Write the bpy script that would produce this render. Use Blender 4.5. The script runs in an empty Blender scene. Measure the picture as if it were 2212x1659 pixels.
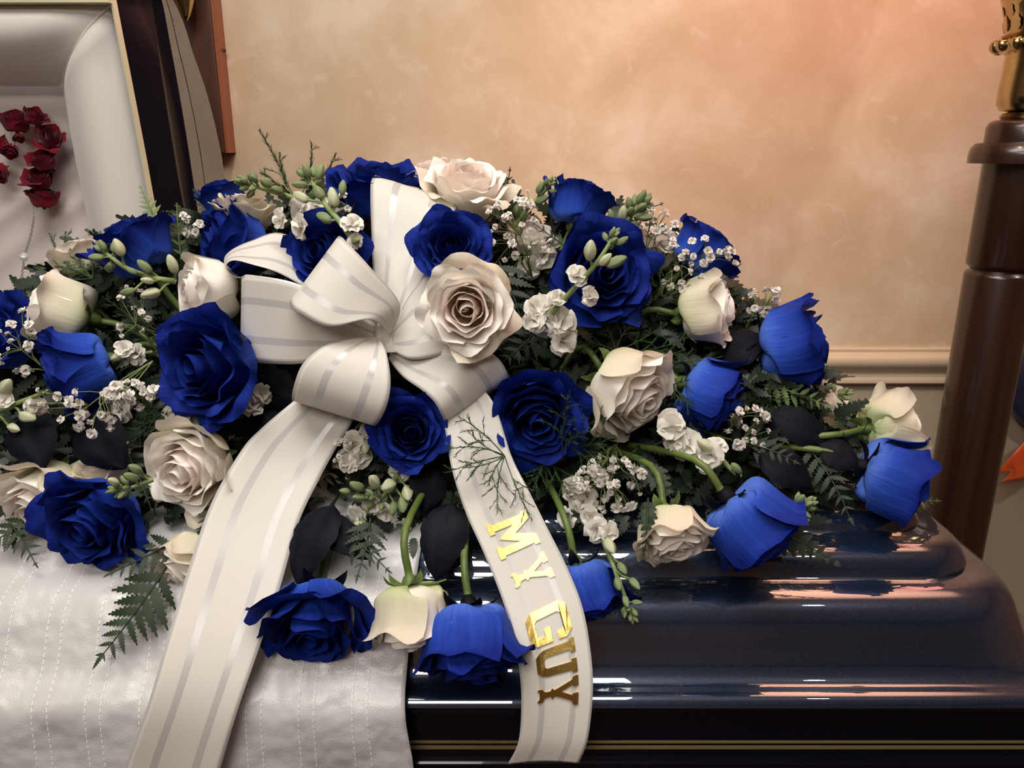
import bpy, bmesh, math, random
from mathutils import Vector, Matrix, noise
from mathutils.geometry import tessellate_polygon

SC = bpy.context.scene
COL = SC.collection
R = math.radians
PI = math.pi

# ------------------------------------------------------------------ camera
CAM_Z = 1.50
PITCH = R(16.6)
FPX = 1661.0
cam_d = bpy.data.cameras.new('camera')
cam_d.sensor_fit = 'HORIZONTAL'
cam_d.sensor_width = 36.0
cam_d.lens = FPX / 2212 * 36.0
cam_d.clip_start = 0.02
cam = bpy.data.objects.new('camera', cam_d)
COL.objects.link(cam)
cam.location = (0, 0, CAM_Z)
cam.rotation_euler = (PI / 2 - PITCH, 0, 0)
SC.camera = cam

# ------------------------------------------------------------------ world, lights, exposure
world = bpy.data.worlds.new('world')
SC.world = world
world.use_nodes = True
world.node_tree.nodes['Background'].inputs[0].default_value = (1.0, 0.93, 0.85, 1)
world.node_tree.nodes['Background'].inputs[1].default_value = 0.05
SC.view_settings.view_transform = 'Standard'
SC.view_settings.look = 'None'
SC.view_settings.gamma = 1.0
SC.view_settings.use_curve_mapping = False
SC.view_settings.exposure = 0.42


def area(name, loc, rot, size, power, color, sy=None):
    l = bpy.data.lights.new(name, 'AREA')
    l.energy = power
    l.color = color
    l.size = size
    if sy:
        l.shape = 'RECTANGLE'
        l.size_y = sy
    o = bpy.data.objects.new(name, l)
    COL.objects.link(o)
    o.location = loc
    o.rotation_euler = rot
    return o


def spot(name, loc, target, power, color, angle=60, blend=0.8, radius=0.05):
    l = bpy.data.lights.new(name, 'SPOT')
    l.energy = power
    l.color = color
    l.spot_size = R(angle)
    l.spot_blend = blend
    l.shadow_soft_size = radius
    o = bpy.data.objects.new(name, l)
    COL.objects.link(o)
    o.location = loc
    o.rotation_euler = (Vector(target) - Vector(loc)).to_track_quat('-Z', 'Y').to_euler()
    return o


# ceiling light panel over the casket and an added fill panel behind the viewer
area('ceiling_and_fill_light', (-0.25, 0.30, 2.62), (0, 0, 0), 1.2, 20.0, (1.0, 0.96, 0.90), 0.7)
area('ceiling_and_fill_light', (-0.6, -1.2, 2.62), (0, 0, 0), 1.2, 26.0, (1.0, 0.95, 0.88), 1.2)
# tinted ceiling spots washing the wall behind the casket
spot('ceiling_spot_light', (0.30, 0.75, 2.6), (0.38, 1.95, 1.2), 32.0, (1.0, 0.66, 0.58), 62, 1.0, 0.04)
spot('ceiling_spot_light', (-0.35, 1.0, 2.6), (-0.1, 1.95, 1.45), 23.0, (1.0, 0.87, 0.74), 85, 1.0, 0.04)
spot('ceiling_spot_light', (0.9, 0.25, 2.6), (0.45, 0.75, 1.05), 5.0, (1.0, 0.93, 0.85), 40, 0.6, 0.03)
spot('ceiling_spot_light', (1.7, 0.6, 2.6), (1.15, 1.95, 1.15), 22.0, (1.0, 0.97, 0.84), 80, 1.0, 0.04)

# ------------------------------------------------------------------ picture plane helpers (pixel of the photo + a real depth)
FWD = Vector((0, math.cos(PITCH), -math.sin(PITCH)))
UP = Vector((0, math.sin(PITCH), math.cos(PITCH)))
RIGHT = Vector((1, 0, 0))
EYE = Vector((0, 0, CAM_Z))


def ray(px, py):
    return RIGHT * ((px - 1106) / FPX) + UP * ((829.5 - py) / FPX) + FWD


def P(px, py, Y):
    d = ray(px, py)
    return EYE + d * (Y / d.y)


def PX(px, py, X):
    d = ray(px, py)
    return EYE + d * (X / d.x)


def depth_of(p):
    return (Vector(p) - EYE).dot(FWD)


def axis_world(ax, ay, az):
    return (RIGHT * ax + UP * ay - FWD * az).normalized()


def ysurf(px, py):
    v = max(-0.05, min(1.0, (py - 335) / 1115))
    return 0.96 - 0.36 * v


# ------------------------------------------------------------------ object helpers
def link(name, me, parent=None, mat=None):
    o = bpy.data.objects.new(name, me)
    COL.objects.link(o)
    if parent is not None:
        o.parent = parent
    if mat is not None and me is not None and len(me.materials) == 0:
        me.materials.append(mat)
    return o


def tag(o, label=None, cat=None, group=None, kind=None):
    if label:
        o['label'] = label
    if cat:
        o['category'] = cat
    if group:
        o['group'] = group
    if kind:
        o['kind'] = kind
    return o


def empty(name, loc, rot=None):
    o = bpy.data.objects.new(name, None)
    COL.objects.link(o)
    o.location = loc
    if rot is not None:
        o.rotation_euler = rot.to_euler() if hasattr(rot, 'to_euler') else rot
    o.empty_display_size = 0.02
    return o


def mesh(name, verts, faces, smooth=True, uvs=None):
    me = bpy.data.meshes.new(name)
    me.from_pydata([tuple(v) for v in verts], [], faces)
    if smooth:
        me.polygons.foreach_set('use_smooth', [True] * len(me.polygons))
    if uvs is not None:
        uv = me.uv_layers.new(name='UVMap')
        for lp in me.loops:
            uv.data[lp.index].uv = uvs[lp.vertex_index]
    me.update()
    return me


def sharp(me, ang=35):
    try:
        me.set_sharp_from_angle(angle=R(ang))
    except Exception:
        pass
    return me


class MB:
    """collects geometry of ONE part"""

    def __init__(self):
        self.v = []
        self.f = []
        self.uv = []

    def add(self, verts, faces, uvs=None):
        k = len(self.v)
        self.v += [Vector(x) for x in verts]
        self.f += [tuple(i + k for i in f) for f in faces]
        self.uv += uvs if uvs else [(0.5, 0.5)] * len(verts)

    def box(self, a, b):
        x0, y0, z0 = a
        x1, y1, z1 = b
        self.add([(x0, y0, z0), (x1, y0, z0), (x1, y1, z0), (x0, y1, z0), (x0, y0, z1), (x1, y0, z1), (x1, y1, z1), (x0, y1, z1)],
                 [(3, 2, 1, 0), (4, 5, 6, 7), (0, 1, 5, 4), (1, 2, 6, 5), (2, 3, 7, 6), (3, 0, 4, 7)])

    def grid(self, rows, uvs=None, closed=False, flip=False):
        n = len(rows)
        m = len(rows[0])
        vs = [p for r in rows for p in r]
        fs = []
        for i in range(n - 1):
            for j in range(m if closed else m - 1):
                j2 = (j + 1) % m
                q = (i * m + j, i * m + j2, (i + 1) * m + j2, (i + 1) * m + j)
                fs.append(q[::-1] if flip else q)
        self.add(vs, fs, uvs)

    def tube(self, pts, radii, n=6, cap=True):
        pts = [Vector(p) for p in pts]
        if not isinstance(radii, (list, tuple)):
            radii = [radii] * len(pts)
        rows = []
        a = None
        for i, p in enumerate(pts):
            t = (pts[min(i + 1, len(pts) - 1)] - pts[max(i - 1, 0)])
            if t.length < 1e-9:
                t = Vector((0, 0, 1))
            t.normalize()
            if a is None:
                a = t.orthogonal()
            a = a - t * a.dot(t)
            if a.length < 1e-6:
                a = t.orthogonal()
            a.normalize()
            b = t.cross(a)
            rows.append([p + (a * math.cos(2 * PI * k / n) + b * math.sin(2 * PI * k / n)) * radii[i] for k in range(n)])
        k0 = len(self.v)
        self.grid(rows, closed=True)
        if cap:
            self.f.append(tuple(k0 + k for k in range(n)))
            last = k0 + (len(rows) - 1) * n
            self.f.append(tuple(last + k for k in reversed(range(n))))

    def lathe(self, prof, center, n=32, axis=None):
        c = Vector(center)
        if axis is None:
            A, B, D = Vector((1, 0, 0)), Vector((0, 1, 0)), Vector((0, 0, 1))
        else:
            D = Vector(axis).normalized()
            A = D.orthogonal().normalized()
            B = D.cross(A)
        rows = []
        for (r, h) in prof:
            rows.append([c + D * h + (A * math.cos(2 * PI * k / n) + B * math.sin(2 * PI * k / n)) * r for k in range(n)])
        self.grid(rows, closed=True)

    def build(self, name, mat, parent=None, smooth=True, ang=None):
        me = mesh(name, self.v, self.f, smooth, self.uv)
        if ang:
            sharp(me, ang)
        return link(name, me, parent, mat)


def catmull(pts, n):
    """n samples through a list of tuples"""
    k = len(pts)
    out = []
    for i in range(n):
        x = i / (n - 1) * (k - 1)
        j = min(int(x), k - 2)
        t = x - j
        p0 = pts[max(j - 1, 0)]
        p1 = pts[j]
        p2 = pts[j + 1]
        p3 = pts[min(j + 2, k - 1)]
        out.append(tuple(0.5 * ((2 * b) + (-a + c) * t + (2 * a - 5 * b + 4 * c - d) * t * t + (-a + 3 * b - 3 * c + d) * t ** 3)
                         for a, b, c, d in zip(p0, p1, p2, p3)))
    return out


def lerp(a, b, t):
    return a + (b - a) * t


# ------------------------------------------------------------------ materials
def newmat(name):
    m = bpy.data.materials.new(name)
    m.use_nodes = True
    nt = m.node_tree
    nt.nodes.clear()
    out = nt.nodes.new('ShaderNodeOutputMaterial')
    return m, nt, out


def srgb(r, g, b):
    def f(c):
        c /= 255.0
        return c / 12.92 if c <= 0.04045 else ((c + 0.055) / 1.055) ** 2.4
    return (f(r), f(g), f(b), 1.0)


def plain(name, col, rough=0.5, metal=0.0, spec=0.5, coat=0.0, coat_rough=0.03, sheen=0.0, bump=None, noise_col=None, trans=0.0):
    m, nt, out = newmat(name)
    b = nt.nodes.new('ShaderNodeBsdfPrincipled')
    b.inputs['Base Color'].default_value = col
    b.inputs['Roughness'].default_value = rough
    b.inputs['Metallic'].default_value = metal
    b.inputs['Specular IOR Level'].default_value = spec
    b.inputs['Coat Weight'].default_value = coat
    b.inputs['Coat Roughness'].default_value = coat_rough
    b.inputs['Sheen Weight'].default_value = sheen
    tc = nt.nodes.new('ShaderNodeTexCoord')
    if noise_col:
        col2, scale = noise_col
        nz = nt.nodes.new('ShaderNodeTexNoise')
        nz.inputs['Scale'].default_value = scale
        nz.inputs['Detail'].default_value = 4
        nt.links.new(tc.outputs['Object'], nz.inputs['Vector'])
        rp = nt.nodes.new('ShaderNodeValToRGB')
        rp.color_ramp.elements[0].position = 0.35
        rp.color_ramp.elements[1].position = 0.68
        rp.color_ramp.elements[0].color = col
        rp.color_ramp.elements[1].color = col2
        nt.links.new(nz.outputs['Fac'], rp.inputs['Fac'])
        nt.links.new(rp.outputs['Color'], b.inputs['Base Color'])
    if bump:
        scale, strength, dist = bump
        nz = nt.nodes.new('ShaderNodeTexNoise')
        nz.inputs['Scale'].default_value = scale
        nz.inputs['Detail'].default_value = 3
        nt.links.new(tc.outputs['Object'], nz.inputs['Vector'])
        bp = nt.nodes.new('ShaderNodeBump')
        bp.inputs['Strength'].default_value = strength
        bp.inputs['Distance'].default_value = dist
        nt.links.new(nz.outputs['Fac'], bp.inputs['Height'])
        nt.links.new(bp.outputs['Normal'], b.inputs['Normal'])
    if trans > 0:
        tr = nt.nodes.new('ShaderNodeBsdfTranslucent')
        tr.inputs['Color'].default_value = col
        mx = nt.nodes.new('ShaderNodeMixShader')
        mx.inputs[0].default_value = trans
        nt.links.new(b.outputs[0], mx.inputs[1])
        nt.links.new(tr.outputs[0], mx.inputs[2])
        nt.links.new(mx.outputs[0], out.inputs[0])
    else:
        nt.links.new(b.outputs[0], out.inputs[0])
    return m


def petal_mat(name, base, mid, tip, trans=0.18, rough=0.72, sheen=0.15, vein=0.25):
    """petal: pigment runs from base to tip (UV v), faint lengthwise veins"""
    m, nt, out = newmat(name)
    b = nt.nodes.new('ShaderNodeBsdfPrincipled')
    b.inputs['Roughness'].default_value = rough
    b.inputs['Specular IOR Level'].default_value = 0.12
    b.inputs['Sheen Weight'].default_value = sheen
    uv = nt.nodes.new('ShaderNodeUVMap')
    sx = nt.nodes.new('ShaderNodeSeparateXYZ')
    nt.links.new(uv.outputs[0], sx.inputs[0])
    tc = nt.nodes.new('ShaderNodeTexCoord')
    nz = nt.nodes.new('ShaderNodeTexNoise')
    nz.inputs['Scale'].default_value = 28
    nz.inputs['Detail'].default_value = 3
    nt.links.new(tc.outputs['Object'], nz.inputs['Vector'])
    ad = nt.nodes.new('ShaderNodeMath')
    ad.operation = 'MULTIPLY_ADD'
    ad.inputs[1].default_value = 0.30
    nt.links.new(nz.outputs['Fac'], ad.inputs[0])
    sb = nt.nodes.new('ShaderNodeMath')
    sb.operation = 'SUBTRACT'
    sb.inputs[1].default_value = 0.15
    nt.links.new(sx.outputs['Y'], sb.inputs[0])
    rp = nt.nodes.new('ShaderNodeValToRGB')
    e = rp.color_ramp.elements
    e[0].position = 0.15
    e[0].color = base
    e[1].position = 0.98
    e[1].color = tip
    x = e.new(0.55)
    x.color = mid
    mp = nt.nodes.new('ShaderNodeMapping')
    mp.inputs['Scale'].default_value = (26, 2.2, 1)
    nt.links.new(uv.outputs[0], mp.inputs['Vector'])
    vn = nt.nodes.new('ShaderNodeTexNoise')
    vn.inputs['Scale'].default_value = 1.0
    vn.inputs['Detail'].default_value = 4
    nt.links.new(mp.outputs[0], vn.inputs['Vector'])
    bp = nt.nodes.new('ShaderNodeBump')
    # streaks of pigment follow the veins
    ad2 = nt.nodes.new('ShaderNodeMath')
    ad2.operation = 'MULTIPLY_ADD'
    ad2.inputs[1].default_value = 0.34
    nt.links.new(vn.outputs['Fac'], ad2.inputs[0])
    nt.links.new(sb.outputs[0], ad2.inputs[2])
    sb.inputs[1].default_value = 0.32
    nt.links.new(ad2.outputs[0], ad.inputs[2])
    nt.links.new(ad.outputs[0], rp.inputs['Fac'])
    bp.inputs['Strength'].default_value = vein
    bp.inputs['Distance'].default_value = 0.002
    nt.links.new(vn.outputs['Fac'], bp.inputs['Height'])
    nt.links.new(bp.outputs['Normal'], b.inputs['Normal'])
    nt.links.new(rp.outputs['Color'], b.inputs['Base Color'])
    tr = nt.nodes.new('ShaderNodeBsdfTranslucent')
    nt.links.new(rp.outputs['Color'], tr.inputs['Color'])
    mx = nt.nodes.new('ShaderNodeMixShader')
    mx.inputs[0].default_value = trans
    nt.links.new(b.outputs[0], mx.inputs[1])
    nt.links.new(tr.outputs[0], mx.inputs[2])
    nt.links.new(mx.outputs[0], out.inputs[0])
    return m


def ribbon_mat(name):
    """matt cream ribbon woven with satin stripes and sheer borders"""
    m, nt, out = newmat(name)
    uv = nt.nodes.new('ShaderNodeUVMap')
    sx = nt.nodes.new('ShaderNodeSeparateXYZ')
    nt.links.new(uv.outputs[0], sx.inputs[0])
    rp = nt.nodes.new('ShaderNodeValToRGB')
    cr = rp.color_ramp
    cr.interpolation = 'LINEAR'
    stops = [(0.0, 1), (0.030, 1), (0.036, 0), (0.246, 0), (0.252, 1), (0.330, 1), (0.336, 0), (0.690, 0), (0.696, 1), (0.775, 1), (0.781, 0), (0.962, 0), (0.968, 1), (1.0, 1)]
    cr.elements[0].position = 0
    cr.elements[0].color = (1, 1, 1, 1)
    cr.elements[1].position = 1
    cr.elements[1].color = (1, 1, 1, 1)
    for p, v in stops[1:-1]:
        x = cr.elements.new(p)
        x.color = (v, v, v, 1)
    nt.links.new(sx.outputs['X'], rp.inputs['Fac'])
    a = nt.nodes.new('ShaderNodeBsdfPrincipled')
    a.inputs['Base Color'].default_value = (0.80, 0.765, 0.70, 1)
    a.inputs['Roughness'].default_value = 0.5
    a.inputs['Specular IOR Level'].default_value = 0.3
    a.inputs['Sheen Weight'].default_value = 0.1
    b = nt.nodes.new('ShaderNodeBsdfPrincipled')
    b.inputs['Base Color'].default_value = (0.50, 0.48, 0.46, 1)
    b.inputs['Roughness'].default_value = 0.24
    b.inputs['Specular IOR Level'].default_value = 0.7
    tr = nt.nodes.new('ShaderNodeBsdfTranslucent')
    tr.inputs['Color'].default_value = (0.80, 0.74, 0.62, 1)
    m1 = nt.nodes.new('ShaderNodeMixShader')
    m1.inputs[0].default_value = 0.22
    nt.links.new(a.outputs[0], m1.inputs[1])
    nt.links.new(tr.outputs[0], m1.inputs[2])
    mx = nt.nodes.new('ShaderNodeMixShader')
    nt.links.new(rp.outputs['Color'], mx.inputs[0])
    nt.links.new(m1.outputs[0], mx.inputs[1])
    nt.links.new(b.outputs[0], mx.inputs[2])
    nt.links.new(mx.outputs[0], out.inputs[0])
    return m


def wall_mat(name, c1, c2, c3, rough=0.75):
    """sponged faux-plaster paint"""
    m, nt, out = newmat(name)
    b = nt.nodes.new('ShaderNodeBsdfPrincipled')
    b.inputs['Roughness'].default_value = rough
    b.inputs['Specular IOR Level'].default_value = 0.25
    tc = nt.nodes.new('ShaderNodeTexCoord')
    n1 = nt.nodes.new('ShaderNodeTexNoise')
    n1.inputs['Scale'].default_value = 4.0
    n1.inputs['Detail'].default_value = 9
    n1.inputs['Roughness'].default_value = 0.62
    n1.inputs['Distortion'].default_value = 0.4
    nt.links.new(tc.outputs['Object'], n1.inputs['Vector'])
    rp = nt.nodes.new('ShaderNodeValToRGB')
    e = rp.color_ramp.elements
    e[0].position = 0.34
    e[0].color = c1
    e[1].position = 0.68
    e[1].color = c3
    x = e.new(0.5)
    x.color = c2
    nt.links.new(n1.outputs['Fac'], rp.inputs['Fac'])
    n2 = nt.nodes.new('ShaderNodeTexNoise')
    n2.inputs['Scale'].default_value = 14
    n2.inputs['Detail'].default_value = 10
    n2.inputs['Roughness'].default_value = 0.7
    n2.inputs['Distortion'].default_value = 0.6
    nt.links.new(tc.outputs['Object'], n2.inputs['Vector'])
    r2 = nt.nodes.new('ShaderNodeValToRGB')
    r2.color_ramp.elements[0].position = 0.56
    r2.color_ramp.elements[0].color = (0, 0, 0, 1)
    r2.color_ramp.elements[1].position = 0.74
    r2.color_ramp.elements[1].color = (0.75, 0.75, 0.75, 1)
    nt.links.new(n2.outputs['Fac'], r2.inputs['Fac'])
    mx = nt.nodes.new('ShaderNodeMix')
    mx.data_type = 'RGBA'
    nt.links.new(r2.outputs['Color'], mx.inputs[0])
    nt.links.new(rp.outputs['Color'], mx.inputs[6])
    mx.inputs[7].default_value = c3
    nt.links.new(mx.outputs[2], b.inputs['Base Color'])
    bp = nt.nodes.new('ShaderNodeBump')
    bp.inputs['Strength'].default_value = 0.12
    bp.inputs['Distance'].default_value = 0.003
    nt.links.new(n2.outputs['Fac'], bp.inputs['Height'])
    nt.links.new(bp.outputs['Normal'], b.inputs['Normal'])
    nt.links.new(b.outputs[0], out.inputs[0])
    return m


def wood_mat(name, c1, c2, rough=0.3, coat=0.4, stretch=(30, 30, 1.2)):
    m, nt, out = newmat(name)
    b = nt.nodes.new('ShaderNodeBsdfPrincipled')
    b.inputs['Roughness'].default_value = rough
    b.inputs['Coat Weight'].default_value = coat
    b.inputs['Coat Roughness'].default_value = 0.12
    tc = nt.nodes.new('ShaderNodeTexCoord')
    mp = nt.nodes.new('ShaderNodeMapping')
    mp.inputs['Scale'].default_value = stretch
    nt.links.new(tc.outputs['Object'], mp.inputs['Vector'])
    nz = nt.nodes.new('ShaderNodeTexNoise')
    nz.inputs['Scale'].default_value = 2.5
    nz.inputs['Detail'].default_value = 6
    nt.links.new(mp.outputs[0], nz.inputs['Vector'])
    rp = nt.nodes.new('ShaderNodeValToRGB')
    rp.color_ramp.elements[0].position = 0.3
    rp.color_ramp.elements[1].position = 0.75
    rp.color_ramp.elements[0].color = c1
    rp.color_ramp.elements[1].color = c2
    nt.links.new(nz.outputs['Fac'], rp.inputs['Fac'])
    nt.links.new(rp.outputs['Color'], b.inputs['Base Color'])
    nt.links.new(b.outputs[0], out.inputs[0])
    return m


def satin_mat(name, col, weave=900, rough=0.38):
    m, nt, out = newmat(name)
    b = nt.nodes.new('ShaderNodeBsdfPrincipled')
    b.inputs['Base Color'].default_value = col
    b.inputs['Roughness'].default_value = rough
    b.inputs['Specular IOR Level'].default_value = 0.7
    b.inputs['Sheen Weight'].default_value = 0.3
    b.inputs['Anisotropic'].default_value = 0.4
    tc = nt.nodes.new('ShaderNodeTexCoord')
    n1 = nt.nodes.new('ShaderNodeTexNoise')
    n1.inputs['Scale'].default_value = weave
    n1.inputs['Detail'].default_value = 1
    nt.links.new(tc.outputs['Object'], n1.inputs['Vector'])
    n2 = nt.nodes.new('ShaderNodeTexNoise')
    n2.inputs['Scale'].default_value = 22
    n2.inputs['Detail'].default_value = 2
    nt.links.new(tc.outputs['Object'], n2.inputs['Vector'])
    b1 = nt.nodes.new('ShaderNodeBump')
    b1.inputs['Strength'].default_value = 0.45
    b1.inputs['Distance'].default_value = 0.0005
    nt.links.new(n1.outputs['Fac'], b1.inputs['Height'])
    b2 = nt.nodes.new('ShaderNodeBump')
    b2.inputs['Strength'].default_value = 0.55
    b2.inputs['Distance'].default_value = 0.014
    nt.links.new(n2.outputs['Fac'], b2.inputs['Height'])
    nt.links.new(b1.outputs['Normal'], b2.inputs['Normal'])
    nt.links.new(b2.outputs['Normal'], b.inputs['Normal'])
    nt.links.new(b.outputs[0], out.inputs[0])
    return m


def paint_mat(name, col, flake):
    """metallic navy casket lacquer"""
    m, nt, out = newmat(name)
    b = nt.nodes.new('ShaderNodeBsdfPrincipled')
    tc = nt.nodes.new('ShaderNodeTexCoord')
    nz = nt.nodes.new('ShaderNodeTexNoise')
    nz.inputs['Scale'].default_value = 1400
    nt.links.new(tc.outputs['Object'], nz.inputs['Vector'])
    rp = nt.nodes.new('ShaderNodeValToRGB')
    rp.color_ramp.elements[0].position = 0.45
    rp.color_ramp.elements[1].position = 0.75
    rp.color_ramp.elements[0].color = col
    rp.color_ramp.elements[1].color = flake
    nt.links.new(nz.outputs['Fac'], rp.inputs['Fac'])
    nt.links.new(rp.outputs['Color'], b.inputs['Base Color'])
    b.inputs['Metallic'].default_value = 0.55
    b.inputs['Roughness'].default_value = 0.32
    b.inputs['Coat Weight'].default_value = 1.0
    b.inputs['Coat Roughness'].default_value = 0.015
    b.inputs['Coat IOR'].default_value = 2.4
    nt.links.new(b.outputs[0], out.inputs[0])
    return m


M = {}
M['wall'] = wall_mat('beige sponged plaster', srgb(200, 176, 146), srgb(209, 187, 159), srgb(224, 208, 186))
M['wall_low'] = wall_mat('taupe painted wall', srgb(180, 168, 144), srgb(186, 174, 150), srgb(192, 180, 156))
M['rail'] = plain('taupe satin trim paint', srgb(202, 186, 160), 0.35)
M['ceiling'] = plain('off white ceiling paint', srgb(225, 215, 200), 0.9, bump=(60, 0.2, 0.002))
M['carpet'] = plain('dark burgundy carpet', srgb(74, 40, 38), 0.95, bump=(400, 0.6, 0.004), noise_col=(srgb(60, 34, 34), 60))
M['room_wall'] = plain('dim beige wall paint', srgb(150, 124, 104), 0.85, noise_col=(srgb(140, 116, 98), 4))
M['paint'] = paint_mat('metallic navy casket lacquer', (0.008, 0.018, 0.042, 1), (0.032, 0.064, 0.125, 1))
M['black_paint_and_reflection'] = plain('gloss blue black lacquer and dark lid reflection', (0.0018, 0.003, 0.008, 1), 0.2, coat=0.6, coat_rough=0.02, spec=0.3, bump=(3, 0.01, 0.001))  # body's own colour; on the head lid it paints a dark reflection
M['pinstripe'] = plain('muted gold pinstripe', (0.32, 0.25, 0.11, 1), 0.4, metal=0.4, bump=(200, 0.05, 0.0005))
M['gold_trim'] = plain('brushed gold trim', (0.86, 0.82, 0.58, 1), 0.35, metal=0.35, bump=(300, 0.1, 0.0005))
M['lining'] = plain('white velvet lining', srgb(226, 220, 214), 0.75, sheen=0.5, bump=(700, 0.25, 0.0008))
M['ruched'] = plain('white ruched lining', srgb(222, 210, 206), 0.55, sheen=0.3, bump=(700, 0.2, 0.0006))
M['satin'] = satin_mat('white satin', srgb(200, 198, 197), 700, 0.30)
M['thread'] = plain('white thread', srgb(252, 251, 250), 0.5, sheen=0.4)
M['ribbon'] = ribbon_mat('cream satin stripe ribbon')
M['foil'] = plain('gold foil', (0.68, 0.47, 0.14, 1), 0.24, metal=1.0, bump=(90, 0.25, 0.0012))
M['blue'] = petal_mat('blue petal', (0.095, 0.195, 0.66, 1), (0.021, 0.066, 0.43, 1), (0.005, 0.016, 0.19, 1), 0.08, vein=0.4, sheen=0.0)
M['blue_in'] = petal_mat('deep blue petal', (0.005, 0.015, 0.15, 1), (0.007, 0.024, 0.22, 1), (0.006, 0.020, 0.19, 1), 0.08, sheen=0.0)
M['white'] = petal_mat('cream petal', srgb(238, 236, 214), srgb(250, 242, 230), srgb(252, 246, 238), 0.20, vein=0.15, sheen=0.05)
M['white_in'] = petal_mat('blush cream petal', srgb(250, 216, 188), srgb(253, 234, 218), srgb(254, 246, 239), 0.28, vein=0.12, sheen=0.0)
M['white_green'] = petal_mat('greenish guard petal', srgb(196, 206, 150), srgb(228, 222, 194), srgb(238, 226, 206), 0.28, vein=0.3)
M['red'] = petal_mat('dark red petal', (0.20, 0.004, 0.020, 1), (0.25, 0.006, 0.026, 1), (0.17, 0.003, 0.016, 1), 0.12)
M['green'] = plain('stem green', srgb(104, 122, 60), 0.45, noise_col=(srgb(82, 102, 46), 40), trans=0.08, bump=(120, 0.2, 0.001))
M['pale_green'] = plain('pale stock green', srgb(140, 156, 96), 0.5, noise_col=(srgb(122, 140, 84), 60), trans=0.1, bump=(150, 0.2, 0.001))
M['bud_green'] = plain('grey green bud', srgb(138, 152, 106), 0.55, noise_col=(srgb(112, 130, 86), 80), trans=0.1, bump=(200, 0.25, 0.0008))
M['bud_white'] = plain('white stock bud', srgb(222, 222, 196), 0.5, noise_col=(srgb(176, 188, 132), 60), trans=0.2, bump=(150, 0.2, 0.0008))
M['floret'] = plain('white stock floret', srgb(240, 236, 228), 0.55, noise_col=(srgb(230, 226, 212), 40), trans=0.25, bump=(150, 0.15, 0.0008))
M['gyp'] = plain('white gypsophila blossom', srgb(242, 236, 228), 0.6, trans=0.2, bump=(600, 0.3, 0.0006))
M['gyp_stem'] = plain('thin olive stem', srgb(112, 122, 70), 0.5, trans=0.05, bump=(300, 0.2, 0.0005))
M['fern'] = plain('leatherleaf green', srgb(40, 56, 30), 0.42, noise_col=(srgb(30, 44, 24), 50), trans=0.10, bump=(160, 0.3, 0.001))
M['fern_light'] = plain('light fern green', srgb(126, 146, 92), 0.5, noise_col=(srgb(104, 128, 74), 50), trans=0.2, bump=(160, 0.3, 0.001))
M['asparagus'] = plain('asparagus fern green', srgb(58, 84, 40), 0.5, noise_col=(srgb(48, 70, 36), 70), trans=0.1, bump=(200, 0.2, 0.0005))
M['filler'] = plain('dark filler leaf', srgb(34, 48, 28), 0.5, noise_col=(srgb(24, 36, 22), 30), trans=0.08, bump=(160, 0.3, 0.001))
M['dyed'] = plain('blue black dyed leaf', srgb(13, 14, 26), 0.6, spec=0.12, noise_col=(srgb(7, 8, 17), 30), bump=(140, 0.4, 0.0012))
M['foam'] = plain('dark green foam', srgb(22, 34, 22), 0.9, bump=(300, 0.5, 0.001))
M['mahogany'] = wood_mat('dark mahogany', srgb(38, 21, 15), srgb(58, 32, 22), 0.3, 0.4)
M['redwood'] = wood_mat('red brown wood', srgb(62, 29, 16), srgb(80, 40, 22), 0.5, 0.05)
M['lit_side_wood'] = wood_mat('red brown wood painted lit side', srgb(140, 76, 46), srgb(160, 92, 58), 0.45, 0.1)  # backboard wood with the light on its side put into the colour
M['brass'] = plain('antique brass', (0.52, 0.40, 0.21, 1), 0.2, metal=1.0, noise_col=((0.46, 0.35, 0.18, 1), 60), bump=(60, 0.1, 0.001))
M['steel'] = plain('silver chain', (0.7, 0.68, 0.64, 1), 0.25, metal=1.0, bump=(300, 0.1, 0.0003))
M['crystal'] = plain('clear bead', (0.9, 0.9, 0.9, 1), 0.05, spec=1.0, trans=0.4, bump=(100, 0.02, 0.0003))
M['navy_cloth'] = plain('navy cloth', srgb(24, 30, 74), 0.6, sheen=0.3, noise_col=(srgb(20, 26, 64), 40), bump=(800, 0.2, 0.0004))
M['orange'] = plain('orange satin ribbon', srgb(238, 100, 44), 0.4, sheen=0.2, noise_col=(srgb(228, 88, 36), 30), bump=(800, 0.15, 0.0004))
M['skirt'] = plain('dark bier skirt cloth', srgb(40, 26, 26), 0.9, bump=(500, 0.3, 0.0008))

# ================================================================== the room
WALL_Y = 1.95
RAIL_TOP = P(1106, 750, WALL_Y).z
RAIL_BOT = P(1106, 830, WALL_Y).z


def structure(name, mb, mat, parent=None, smooth=False):
    o = mb.build(name, mat, parent, smooth)
    if parent is None:
        o['kind'] = 'structure'
    return o


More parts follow.
